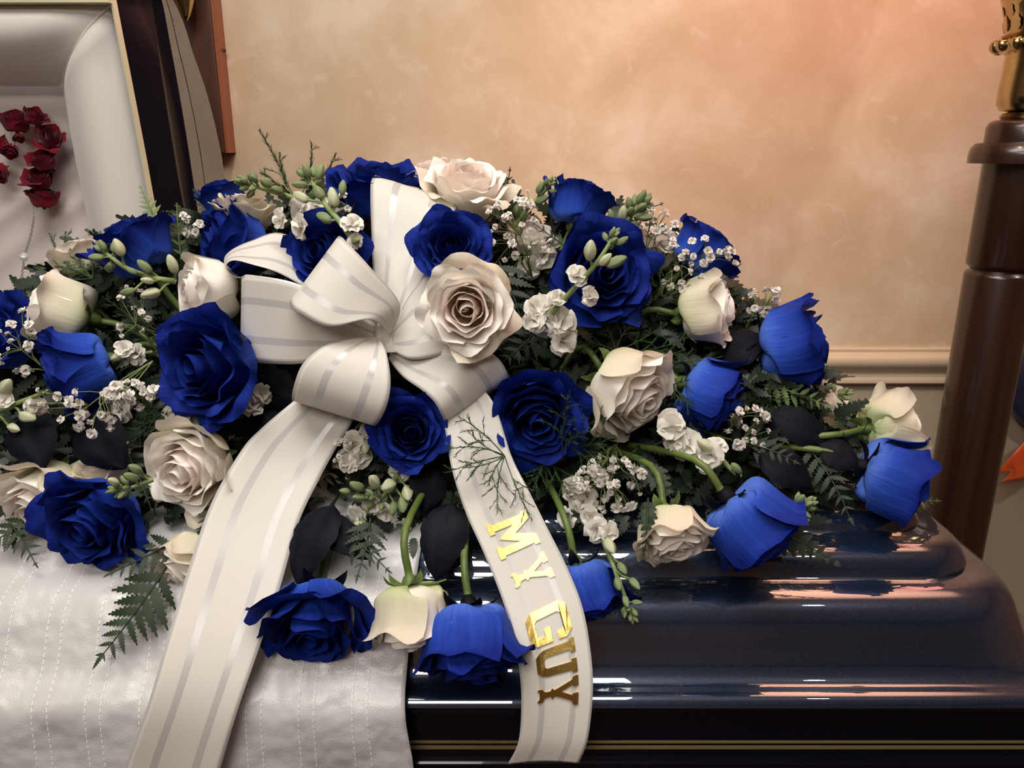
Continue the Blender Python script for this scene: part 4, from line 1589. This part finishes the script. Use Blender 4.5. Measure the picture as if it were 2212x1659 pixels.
def frond(label, base, tip, half_px, pairs, mat='fern', seed=1, roll=0.0, bend=0.0, taper=0.9, small=False, fwd=0.6):
    rnd = random.Random(seed)
    b0, t0 = P(*base), P(*tip)
    root = empty('fern_frond', b0)
    tag(root, label, 'fern', 'leatherleaf fern fronds')
    ax = (t0 - b0)
    ln = ax.length
    xd = ax.normalized()
    nrm = (-FWD + UP * 0.35).normalized()
    nrm = (nrm - xd * nrm.dot(xd)).normalized()
    nrm = Matrix.Rotation(roll, 3, xd) @ nrm
    side = nrm.cross(xd)
    N = 16
    pts = [xd * ln * (i / N) + nrm * (bend * math.sin(PI * i / N)) + side * (0.04 * ln * math.sin(PI * i / N)) for i in range(N + 1)]
    mb = MB()
    mb.tube(pts, [lerp(0.0013, 0.0005, i / N) for i in range(N + 1)], 5)
    mb.build('rachis', M[mat], root)
    half = half_px * depth_of(b0.lerp(t0, .5)) / FPX
    lib = SMALL if small else LEAFLET
    for i in range(pairs):
        t = 0.10 + 0.84 * i / max(1, pairs - 1)
        x = t * N
        j = min(int(x), N - 1)
        p = pts[j].lerp(pts[j + 1], x - j)
        L = half * (1 - taper * t) * (1 if t > 0.12 else 0.8)
        for s in (1, -1):
            dr = (side * s + xd * (fwd + 0.25 * t) + nrm * rnd.uniform(-0.25, 0.15)).normalized()
            z = (nrm + side * rnd.uniform(-0.3, 0.3)).normalized()
            z = (z - dr * z.dot(dr)).normalized()
            y = z.cross(dr)
            l = max(0.004, L * rnd.uniform(0.9, 1.1))
            m = Matrix((dr, y, z)).transposed()
            o = link('leaflet', lib[mat], root)
            o.location = p
            o.rotation_euler = m.to_euler()
            o.scale = (l, l, l)
    o = link('leaflet', lib[mat], root)
    o.location = pts[-2]
    y = nrm.cross(xd)
    o.rotation_euler = Matrix((xd, y, nrm)).transposed().to_euler()
    o.scale = (half * 0.30,) * 3
    return root


frond('dark serrated fern frond hanging over the satin at lower left', (360, 1225, .675), (214, 1424, .622), 125, 8, 'fern', 201, 0.1, 0.004)
frond('dark fern frond pointing left beneath the lower left blue rose', (380, 1170, .70), (236, 1240, .675), 80, 6, 'fern', 202, 0.2, 0.004)
frond('fern frond at the left edge above the satin', (20, 1130, .72), (78, 1222, .69), 60, 6, 'fern', 203, -0.2, 0.003)
frond('dark fern frond cut by the left edge of the picture', (60, 1120, .73), (-40, 1190, .70), 70, 6, 'fern', 204, 0.1, 0.003)
frond('dark small fern between the blue black leaves and cream bud', (740, 1150, .70), (840, 1235, .66), 66, 6, 'fern', 205, 0.1, 0.003)
frond('dark fern hanging under the closed stock cluster', (800, 1120, .71), (770, 1250, .655), 70, 6, 'fern', 206, -0.1, 0.003)
frond('fern frond between the blush rose and the white florets', (1075, 560, .86), (1140, 760, .81), 75, 7, 'fern', 207, 0.2, 0.004)
frond('fern frond right of the bow below the blush rose', (1170, 700, .83), (1075, 790, .80), 70, 6, 'fern', 208, -0.2, 0.004)
frond('fern frond hanging over the lid near the rightmost blue rose', (1740, 960, .80), (1840, 1130, .73), 72, 8, 'fern', 209, 0.25, 0.004)
frond('fern frond spread on the lid under the big closed blue rose', (1650, 1140, .715), (1812, 1222, .685), 56, 8, 'fern', 210, 0.1, 0.003, small=True)
frond('pale fern tip at the far right beyond the rightmost rose', (1945, 1085, .765), (2026, 1082, .75), 40, 6, 'fern_light', 211, 0.5, 0.003)
frond('light green fern below the right rail rose', (1640, 830, .85), (1790, 880, .82), 66, 8, 'fern_light', 212, 0.3, 0.004)
frond('light fern tip standing against the white lid lining', (345, 480, .93), (303, 402, .94), 34, 7, 'fern_light', 213, 0.2, 0.002)
frond('light fern sprig left of the blue rose facing left', (392, 560, .90), (382, 440, .91), 32, 6, 'fern_light', 214, 0.9, 0.002)
frond('small lobed fern above the low cream rose', (1380, 1000, .755), (1455, 1085, .715), 52, 6, 'fern', 215, 0.1, 0.003, small=True)
frond('small lobed fern draped over the low cream rose', (1400, 1075, .69), (1390, 1210, .660), 34, 8, 'fern', 216, 0.6, 0.003, small=True)
frond('dark fern tip upright against the wall right of the top cream rose', (1090, 470, .955), (1102, 364, .955), 40, 6, 'fern', 217, 0.6, 0.002)
frond('dark fern leaf tips behind the upper right stock head', (1340, 480, .93), (1432, 440, .93), 34, 5, 'fern', 218, 0.3, 0.002)
frond('fern frond behind the large open blue rose', (1260, 560, .90), (1150, 480, .91), 50, 6, 'fern', 219, 0.2, 0.003)
frond('fern frond under the middle right cream rose', (1420, 960, .78), (1560, 900, .79), 60, 7, 'fern', 220, 0.1, 0.003)
frond('fern frond beside the dark leaves at lower right', (1620, 960, .78), (1720, 1000, .755), 56, 6, 'fern', 221, 0.2, 0.003)
frond('fern frond behind the left ribbon tail', (480, 1080, .735), (430, 1170, .70), 60, 6, 'fern', 222, 0.1, 0.003)
frond('fern frond right of the lower left cream rose', (260, 950, .78), (330, 1110, .73), 60, 7, 'fern', 223, 0.2, 0.003)


def asparagus(label, base, tips, seed=1, needle=11, branch=0.13):
    rnd = random.Random(seed)
    b0 = P(*base)
    root = empty('asparagus_fern_sprig', b0)
    tag(root, label, 'fern', 'feathery asparagus fern sprigs')
    st, nd = MB(), MB()

    def spike(a, c, t, r0, dens, u, start):
        N = max(5, int((t - a).length / 0.0020))
        pts = [a * (1 - q) ** 2 + c * 2 * q * (1 - q) + t * q * q for q in [i / N for i in range(N + 1)]]
        st.tube(pts, [lerp(r0, 0.00025, i / N) for i in range(N + 1)], 4, False)
        for i in range(1, N):
            q = i / N
            if q < start:
                continue
            d = (pts[i + 1] - pts[i - 1]).normalized()
            o1 = d.orthogonal().normalized()
            for k in range(dens):
                sd_ = Matrix.Rotation(rnd.uniform(0, 2 * PI), 3, d) @ o1
                L = needle * u * rnd.uniform(0.6, 1.25) * (1 - 0.5 * q)
                dr = (d * 0.85 + sd_ * rnd.uniform(0.4, 0.8)).normalized()
                w = dr.cross(sd_).normalized() * 0.00040
                p = pts[i]
                nd.add([p - w, p + w, p + dr * L * 0.6 + w * 0.8, p + dr * L, p + dr * L * 0.6 - w * 0.8], [(0, 1, 2, 3, 4)])
        return pts

    for tp in tips:
        t0 = P(*tp) - b0
        side = t0.cross(FWD)
        if side.length < 1e-6:
            side = Vector((0, 0, 1))
        side.normalize()
        c = t0 * 0.5 + side * t0.length * rnd.uniform(-0.22, 0.22)
        u = depth_of(b0 + t0) / FPX
        main = spike(Vector((0, 0, 0)), c, t0, 0.0008, 5 if branch > 0.4 else 2, u, 0.30)
        n = len(main)
        k = int(n * 0.35)
        sg = 1
        while k < n - 4:
            d = (main[k + 1] - main[k - 1]).normalized()
            ln = t0.length * 0.36 * (1 - k / n) + 0.008
            dirn = (d * 0.8 + side * sg * rnd.uniform(0.5, 0.9) + FWD * rnd.uniform(-0.3, 0.2)).normalized()
            e = main[k] + dirn * ln * rnd.uniform(0.7, 1.1) + Vector((0, 0, -0.15 * ln))
            spike(main[k], (main[k] + e) / 2 + d * 0.15 * ln, e, 0.0004, 2, u * 0.8, 0.15)
            sg = -sg
            k += max(2, int(n * branch))
    st.build('stem', M['asparagus'], root)
    o = nd.build('needles', M['asparagus'], root, False)
    o['kind'] = 'stuff'
    return root


asparagus('feathery fern spikes standing above the spray at the upper left', (640, 440, .93), [(560, 281, .95), (562, 372, .93), (672, 306, .95), (726, 332, .94), (604, 330, .95)], 301, 20, 0.5)
asparagus('feathery fern spikes at the left against the ruched lining', (200, 600, .88), [(108, 505, .93), (140, 500, .93), (165, 530, .92), (75, 578, .90), (120, 575, .90), (195, 540, .91)], 302, 17, 0.5)
asparagus('feathery fern lying across the top of the lettered tail', (1090, 985, .722), [(955, 975, .705), (1000, 1010, .705), (1075, 1110, .682), (1010, 930, .725), (1150, 1125, .685), (962, 1022, .705), (1055, 1050, .69), (990, 900, .735)], 303, 20, 0.16)
asparagus('feathery fern fanned below the large blue rose at centre', (1190, 960, .79), [(1330, 940, .74), (1300, 1030, .72), (1240, 1080, .71), (1150, 1060, .71), (1390, 990, .74), (1270, 900, .74), (1110, 1060, .705), (1350, 890, .75)], 304, 18)
asparagus('feathery fern mat above the middle right cream rose', (1330, 760, .83), [(1560, 770, .82), (1500, 720, .83), (1440, 700, .84), (1380, 690, .84), (1300, 690, .84), (1540, 800, .81), (1480, 770, .81), (1260, 740, .83)], 305, 18)
asparagus('thin feathery fern standing behind the right baby\'s breath', (1430, 640, .90), [(1410, 500, .92), (1445, 520, .92), (1475, 560, .91), (1400, 560, .91), (1560, 610, .88), (1600, 570, .90)], 306, 18)
asparagus('thin fern wisps crossing the large blue rose at centre', (1215, 985, .745), [(1232, 845, .70), (1265, 930, .71)], 307, 18)
asparagus('fern wisps hanging over the lower right blue bud', (1455, 830, .79), [(1500, 880, .765), (1490, 820, .77), (1470, 865, .765)], 308, 20)
asparagus('feathery fern among the left blue roses and baby\'s breath', (340, 760, .83), [(250, 700, .83), (300, 650, .84), (330, 690, .83), (220, 640, .85), (260, 750, .83)], 309, 20)
asparagus('feathery fern hanging in the shade below the big ruffled rose', (380, 860, .80), [(290, 950, .77), (310, 900, .78), (275, 930, .77), (340, 940, .77)], 310, 20)
asparagus('feathery fern behind the topmost stock stem', (720, 540, .90), [(680, 480, .90), (760, 500, .89), (730, 460, .90), (590, 500, .91), (620, 520, .91)], 311, 20)
asparagus('feathery fern under the small white rose by the rail', (1600, 880, .83), [(1700, 860, .83), (1660, 900, .81), (1720, 900, .81), (1640, 850, .83)], 312, 20)


# ================================================================== blue-black dyed rose leaves
def leaf_thing(label, base, tip, half_px, seed, mat='dyed', roll=0.0, cat='leaf', group='blue black dyed leaves'):
    rnd = random.Random(seed)
    b0, t0 = P(*base), P(*tip)
    ax = t0 - b0
    L = ax.length
    xd = ax.normalized()
    nrm = (-FWD + UP * 0.5)
    nrm = (nrm - xd * nrm.dot(xd)).normalized()
    nrm = Matrix.Rotation(roll, 3, xd) @ nrm
    side = nrm.cross(xd)
    half = half_px * depth_of(b0.lerp(t0, .5)) / FPX
    rows, uvs = [], []
    n, m = 15, 9
    for i in range(n):
        t = i / (n - 1)
        w = half * math.sin(PI * t ** 0.8) ** 0.75 if 0 < t < 1 else 0.0004
        row = []
        for j in range(m):
            s = -1 + 2 * j / (m - 1)
            ser = 1 + 0.05 * math.sin(t * 60) * abs(s)
            h = 0.16 * half * abs(s) ** 0.8 - 0.25 * half * s * s + 0.10 * L * math.sin(PI * t) - 0.10 * L * t * t + half * 0.10 * noise.noise(Vector((t * 3, s, seed)))
            row.append(xd * L * t + side * w * s * ser + nrm * h)
            uvs.append((0.5 + 0.5 * s, t))
        rows.append(row)
    root = empty('rose_leaf', b0)
    tag(root, label, cat, group)
    link('blade', grid_mesh('blade', rows, uvs, M[mat]), root)
    mb = MB()
    mb.tube([-xd * L * 0.15] + [rows[i][m // 2] - nrm * 0.0004 for i in range(0, n, 2)], [0.0011] + [lerp(0.001, 0.0003, k / 7) for k in range(8)], 5)
    mb.build('midrib', M[mat], root)
    return root


leaf_thing('large blue black leaf beside the left edge of the lettered tail', (975, 1085, .72), (940, 1250, .665), 52, 401)
leaf_thing('blue black leaf hanging left above the blown blue rose', (720, 1090, .715), (632, 1258, .655), 55, 402, roll=0.3)
leaf_thing('blue black leaf beside the left ribbon tail pointing right', (670, 1120, .715), (802, 1200, .68), 40, 403, roll=-0.2)
leaf_thing('blue black leaf at the left under the baby\'s breath', (60, 890, .77), (85, 1010, .73), 55, 404)
leaf_thing('blue black leaf left of the blush cream rose', (180, 900, .77), (260, 1010, .735), 60, 405, roll=0.2)
leaf_thing('dark leaf between the left tail and the pale guard petals', (130, 915, .78), (20, 960, .75), 45, 406)
leaf_thing('dark leaf under the rightmost white rose', (1660, 890, .82), (1800, 960, .79), 40, 407, roll=0.2)
leaf_thing('dark leaf above the big closed blue rose', (1640, 980, .77), (1760, 1050, .745), 45, 408)
leaf_thing('dark leaf beside the stem of the right rail rose', (1640, 720, .87), (1560, 790, .85), 40, 409)
leaf_thing('black leaf in the shade beneath the right bow loop', (930, 1000, .765), (915, 1110, .73), 42, 410, roll=-0.3)
leaf_thing('dark leaf under the left bow loop', (620, 800, .82), (570, 880, .80), 55, 411)
leaf_thing('dark leaf in the shadow left of the bow tail', (560, 880, .81), (640, 940, .79), 40, 412)
leaf_thing('dark leaf at the far right below the white rose', (1770, 960, .79), (1860, 1010, .765), 36, 413)

# ================================================================== dark filler leaves packed into the heart of the spray
OUT = [(0, 690), (60, 640), (150, 590), (250, 520), (420, 470), (600, 455), (720, 440), (900, 430), (1090, 450), (1200, 470), (1330, 480), (1450, 530), (1560, 590), (1640, 690), (1740, 790),
       (1800, 880), (1880, 970), (1850, 1050), (1700, 1130), (1500, 1150), (1340, 1180), (1200, 1170), (1050, 1190), (900, 1190), (640, 1190), (480, 1170), (400, 1150), (250, 1120), (0, 1110)]


def inside(x, y, poly):
    c = False
    j = len(poly) - 1
    for i in range(len(poly)):
        xi, yi = poly[i]
        xj, yj = poly[j]
        if (yi > y) != (yj > y) and x < (xj - xi) * (y - yi) / (yj - yi) + xi:
            c = not c
        j = i
    return c


rnd = random.Random(77)
src = LEAFLET['filler']
sv = [v.co.copy() for v in src.vertices]
sf = [tuple(p.vertices) for p in src.polygons]
sv = [Vector((v.x, v.y * 1.5, v.z)) for v in sv]
mb = MB()
cnt = 0
while cnt < 9000:
    px, py = rnd.uniform(0, 1890), rnd.uniform(420, 1200)
    if not inside(px, py, OUT):
        continue
    deep = cnt > 5200
    k = rnd.random()
    pos = P(px, py, ysurf(px, py) + (0.10 + 0.06 * k if deep else 0.035 + 0.075 * k))
    if pos.y > 1.20:
        continue
    if pos.x < XE and pos.z < lid_z(pos.y) + 0.012:
        continue
    d = Vector((rnd.gauss(0, 1) + (pos.x * 2.5), rnd.gauss(0, 0.8) - 0.4, rnd.gauss(0, 0.8) - 0.15)).normalized()
    z = (-FWD + Vector((rnd.gauss(0, .5), rnd.gauss(0, .5), rnd.gauss(0, .5) + 0.5)))
    z = (z - d * z.dot(d)).normalized()
    y = z.cross(d)
    m = Matrix((d, y, z)).transposed()
    s = rnd.uniform(0.035, 0.060) if deep else rnd.uniform(0.018, 0.040)
    tip = pos + d * s
    if tip.z < lid_z(tip.y) + 0.006:
        continue
    mb.add([m @ (v * s) + pos - CENTER for v in sv], sf)
    cnt += 1
fill = mb.build('filler_foliage', M['filler'], None)
fill.location = CENTER
tag(fill, 'dark green filler leaves packed deep inside the flower spray', 'foliage', kind='stuff')

# ================================================================== red rose rosary hung in the open lid
Y_R = 1.375
ros = empty('rose_rosary', P(72, 452, Y_R))
tag(ros, 'rosary of dark red roses hanging in the open white lid', 'rosary')


def red_head(bbox, ax, opn, seed, Y=Y_R):
    rnd = random.Random(seed)
    x0, y0, x1, y1 = bbox
    C = P((x0 + x1) / 2, (y0 + y1) / 2, Y)
    rot = axis_world(*ax).to_track_quat('Z', 'Y').to_matrix() @ Matrix.Rotation(rnd.uniform(0, 6), 3, 'Z')
    pet = []
    ang = 0
    n = 11
    for i in range(n):
        f = i / (n - 1)
        ang += R(137.5) + rnd.uniform(-0.25, 0.25)
        rows, uvs = petal_points(f, opn, rnd, 9, 9)
        m3 = Matrix.Rotation(ang, 3, 'Z')
        pet.append(([[rot @ (m3 @ p) for p in r] for r in rows], uvs))
    us = [p.dot(RIGHT) for rows, _ in pet for r in rows for p in r]
    vs = [p.dot(UP) for rows, _ in pet for r in rows for p in r]
    fs = [p.dot(FWD) for rows, _ in pet for r in rows for p in r]
    sc = math.sqrt((x1 - x0) * (y1 - y0) / ((max(us) - min(us)) * (max(vs) - min(vs)))) * depth_of(C) / FPX
    mid_ = RIGHT * (max(us) + min(us)) / 2 + UP * (max(vs) + min(vs)) / 2 + FWD * (max(fs) + min(fs)) / 2
    h = empty('rose_head', C - ros.location)
    h.parent = ros
    for rows, uvs in pet:
        link('petal', grid_mesh('petal', [[(p - mid_) * sc for p in r] for r in rows], uvs, M['red']), h)
    A = rot @ Vector((0, 0, 1))
    bs = -mid_ * sc
    for i in range(4):
        s = link('sepal', SEP['green'][1 + i % 2], h)
        s.rotation_euler = (rot @ Matrix.Rotation(i * PI / 2, 3, 'Z')).to_euler()
        s.scale = (sc * 0.9,) * 3
        s.location = bs - A * sc * 0.04
    return h


for k, (bb, ax, op) in enumerate([((4, 218, 60, 296), (0.1, 0.7, 0.5), .30), ((50, 226, 102, 268), (0.55, 0.65, 0.4), .35), ((74, 268, 142, 332), (0.4, 0.35, 0.7), .45), ((48, 314, 128, 366), (-0.1, 0.5, 0.7), .45),
                                  ((34, 358, 126, 406), (0.0, 0.55, 0.7), .55), ((58, 400, 124, 450), (0.2, 0.8, 0.3), .45), ((-18, 284, 12, 330), (-0.4, 0.6, 0.4), .3), ((4, 308, 38, 344), (0.1, -0.7, 0.4), .3),
                                  ((-34, 350, 20, 392), (-0.3, -0.5, 0.5), .4), ((34, 620, 78, 656), (0.2, 0.6, 0.6), .4), ((32, 285, 50, 310), (0.2, -0.7, 0.3), .3)]):
    red_head(bb, ax, op, 500 + k)
mb = MB()
cp = catmull([(72, 448, Y_R), (73, 470, Y_R - .002), (66, 510, Y_R), (54, 550, Y_R), (48, 590, Y_R), (42, 640, Y_R)], 46)
cw = [P(*c) - ros.location for c in cp]
for i in range(45):
    a, c = cw[i], cw[i + 1]
    d = (c - a).normalized()
    s = RIGHT if i % 2 else FWD
    s = (s - d * s.dot(d)).normalized()
    mid_ = (a + c) / 2
    L = (c - a).length * 0.75
    ringp = [mid_ + d * math.cos(q) * L + s * math.sin(q) * L * 0.55 for q in [2 * PI * k / 8 for k in range(9)]]
    mb.tube(ringp, 0.0006, 4, False)
mb.build('chain', M['steel'], ros)
for (px, py, r) in ((52, 555, 9),):
    mb = MB()
    rr = r * 1.45 / FPX
    mb.lathe([(0, -rr), (rr * .5, -rr * .8), (rr * .9, -rr * .35), (rr, 0), (rr * .9, rr * .35), (rr * .5, rr * .8), (0, rr)], P(px, py, Y_R - .004) - ros.location, 8)
    mb.build('bead', M['crystal'], ros, False)
mb = MB()
mb.tube([P(10, 335, Y_R) - ros.location, P(45, 295, Y_R) - ros.location, P(58, 285, Y_R) - ros.location], 0.0011, 5)
mb.build('wire', M['steel'], ros)

# ================================================================== torchiere at the right
LX, LY = P(2141, 700, 1.5).x, 1.5


def lz(py):
    return P(2150, py, LY).z


lamp = empty('torchiere_lamp', (LX, LY, 0))
tag(lamp, 'dark mahogany column floor lamp with brass top behind the casket', 'lamp')


def lpart(name, prof, mat, n=40, ang=40):
    mb = MB()
    mb.lathe(prof, (0, 0, 0), n)
    return mb.build(name, M[mat], lamp, True, ang)


lpart('base', [(0, 0), (0.17, 0), (0.175, 0.02), (0.165, 0.045), (0.12, 0.06), (0.085, 0.09), (0.062, 0.11)], 'mahogany')
zg = lz(582)
lpart('lower_column', [(0.062, 0.10), (0.0625, zg - 0.012), (0.0605, zg - 0.006), (0.054, zg - 0.001), (0.053, zg + 0.001)], 'mahogany')
lpart('upper_column', [(0.053, zg), (0.0545, zg + 0.002), (0.0605, zg + 0.007), (0.0625, zg + 0.012), (0.0625, lz(352))], 'mahogany')
lpart('collar', [(0.062, lz(353)), (0.088, lz(353)), (0.0885, lz(335)), (0.086, lz(320)), (0.080, lz(310)), (0.066, lz(307))], 'mahogany')
lpart('neck', [(0.066, lz(309)), (0.066, lz(275)), (0.062, lz(264)), (0.054, lz(259)), (0.0, lz(258))], 'mahogany')
lpart('brass_ring', [(0.02, lz(259)), (0.045, lz(257)), (0.048, lz(251)), (0.044, lz(245)), (0.030, lz(241))], 'brass')
lpart('brass_socket', [(0.030, lz(243)), (0.050, lz(238)), (0.056, lz(225)), (0.057, lz(200)), (0.0545, lz(150)), (0.054, lz(112))], 'brass')
lpart('brass_band', [(0.054, lz(113)), (0.066, lz(110)), (0.072, lz(98)), (0.070, lz(86)), (0.062, lz(80)), (0.066, lz(76)), (0.060, lz(72))], 'brass')
lpart('brass_cup', [(0.060, lz(74)), (0.062, lz(50)), (0.068, lz(20)), (0.080, lz(-20)), (0.10, lz(-60)), (0.112, lz(-80)), (0.10, lz(-82)), (0.0, lz(-70))], 'brass')
ball = MB()
for i in range(6):
    a0 = i / 5 * PI
ball.lathe([(0.0, -1), (.5, -.86), (.86, -.5), (1, 0), (.86, .5), (.5, .86), (0, 1)], (0, 0, 0), 8)
ballm = mesh('rosette_boss', ball.v, ball.f)
ballm.materials.append(M['brass'])
for k in range(14):
    a = 2 * PI * k / 14
    o = link('rosette_boss', ballm, lamp)
    o.location = (0.071 * math.cos(a), 0.071 * math.sin(a), lz(97))
    o.scale = (0.012, 0.012, 0.012)
lfm = leaflet_mesh('acanthus_leaf', M['brass'], 3, 0.45, 0.8)
for row in range(5):
    py = 66 - row * 30
    rr = [0.0625, 0.065, 0.070, 0.079, 0.092][row]
    for k in range(13):
        a = 2 * PI * (k + 0.5 * (row % 2)) / 13
        out_ = Vector((math.cos(a), math.sin(a), 0))
        d = (Vector((0, 0, 1)) + out_ * (0.20 + 0.12 * row)).normalized()
        z = (out_ - d * out_.dot(d)).normalized()
        y = z.cross(d)
        o = link('acanthus_leaf', lfm, lamp)
        o.location = out_ * rr + Vector((0, 0, lz(py)))
        o.rotation_euler = Matrix((d, y, z)).transposed().to_euler()
        s = 0.030 + 0.002 * row
        o.scale = (s, s, s)
# glass shade above the picture, holding the pink bulb
m_, nt_, out_n = newmat('pink frosted glass')
em = nt_.nodes.new('ShaderNodeEmission')
em.inputs['Color'].default_value = (1.0, 0.36, 0.27, 1)
em.inputs['Strength'].default_value = 3.0
nt_.links.new(em.outputs[0], out_n.inputs[0])
M['pink_glass'] = m_
zs = lz(-80)
lpart('glass_shade', [(0.05, zs), (0.09, zs + 0.03), (0.13, zs + 0.10), (0.15, zs + 0.19), (0.155, zs + 0.22)], 'pink_glass')
pl = bpy.data.lights.new('torchiere_bulb', 'SPOT')
pl.energy = 110.0
pl.spot_size = R(90)
pl.spot_blend = 0.5
pl.color = (1.0, 0.55, 0.42)
pl.shadow_soft_size = 0.06
po = bpy.data.objects.new('torchiere_bulb', pl)
COL.objects.link(po)
po.location = (LX, LY, zs + 0.16)
po.rotation_euler = (PI, 0, 0)

# ================================================================== wooden sconce on the wall behind the lid
sx1 = P(470, 165, 1.895).x
zbot = P(480, 331, 1.895).z
sconce = empty('wall_sconce', (sx1 - 0.12, WALL_Y, zbot))
tag(sconce, 'red brown wooden wall sconce with brass finial behind the open lid', 'sconce')
mb = MB()
w = 0.24
mb.add([(0.12 - w, -0.055, 0), (0.12, -0.055, 0), (0.12, 0, 0), (0.12 - w, 0, 0), (0.12 - w, -0.055, 0.7), (0.12, -0.055, 0.7), (0.12, 0, 0.7), (0.12 - w, 0, 0.7)],
       [(3, 2, 1, 0), (4, 5, 6, 7), (0, 1, 5, 4), (1, 2, 6, 5), (2, 3, 7, 6), (3, 0, 4, 7)])
o = mb.build('backboard', M['redwood'], sconce, False)
bv = o.modifiers.new('bevel', 'BEVEL')
bv.width = 0.004
bv.segments = 2
mb = MB()
mb.box((0.1205, -0.054, 0.001), (0.126, 0, 0.699))
mb.build('lit_side_strip', M['lit_side_wood'], sconce, False)  # added strip over the board's side, its light painted as paler wood
mb = MB()
pz = P(470, 105, 1.9).z - zbot
mb.lathe([(0, 0), (0.004, 0), (0.004, 0.014), (0.0, 0.016)], (0.118, -0.02, pz), 8, (1, 0, 0))
mb.build('peg', M['redwood'], sconce)
fp = P(403, 46, 1.84) - sconce.location
mb = MB()
mb.lathe([(0.0, 0.0), (0.004, 0.002), (0.010, 0.012), (0.017, 0.030), (0.021, 0.042), (0.021, 0.046), (0.016, 0.049), (0.016, 0.054), (0.023, 0.058), (0.025, 0.09), (0.022, 0.16), (0.020, 0.22)], fp, 20)
mb.build('brass_finial', M['brass'], sconce, True, 40)

# ================================================================== navy rosette with orange ribbon at the right edge
rc = P(2303, 826, WALL_Y - 0.03)
badge = empty('ribbon_rosette', rc)
tag(badge, 'navy round rosette with an orange swallowtail ribbon at the right edge', 'rosette')
mb = MB()
rr = 123 * depth_of(rc) / FPX
prof = [(0, -0.028), (rr * .6, -0.026), (rr * .9, -0.018), (rr * .985, -0.008), (rr, 0.004), (rr * .97, 0.018), (0, 0.026)]
rows = []
for r, h in prof:
    rows.append([Vector((math.cos(a) * r, h, math.sin(a) * r)) for a in [2 * PI * k / 48 for k in range(48)]])
mb.grid(rows, closed=True)
mb.build('disc', M['navy_cloth'], badge)
L_ = [(2290, 905, 1.90), (2235, 930, 1.885), (2205, 962, 1.88), (2180, 990, 1.88), (2143, 1032, 1.89)]
R_ = [(2330, 960, 1.90), (2285, 990, 1.88), (2245, 1018, 1.87), (2205, 1036, 1.875), (2158, 1042, 1.885)]
a = [P(*p) for p in catmull(L_, 24)]
c = [P(*p) for p in catmull(R_, 24)]
rows = [[a[i].lerp(c[i], j / 8) - rc for j in range(9)] for i in range(24)]
for j in range(9):
    rows[-1][j] = rows[-1][j].lerp(rows[-6][j], (1 - abs(j - 4) / 4) * 0.9)
    rows[-2][j] = rows[-1][j].lerp(rows[-8][j], 0.18)
    for q in (3, 4, 5):
        rows[-q][j] = rows[-2][j].lerp(rows[-7][j], (q - 2) / 5)
mb = MB()
mb.grid(rows)
o = mb.build('ribbon_tail', M['orange'], badge)
sdm = o.modifiers.new('thickness', 'SOLIDIFY')
sdm.thickness = 0.0008
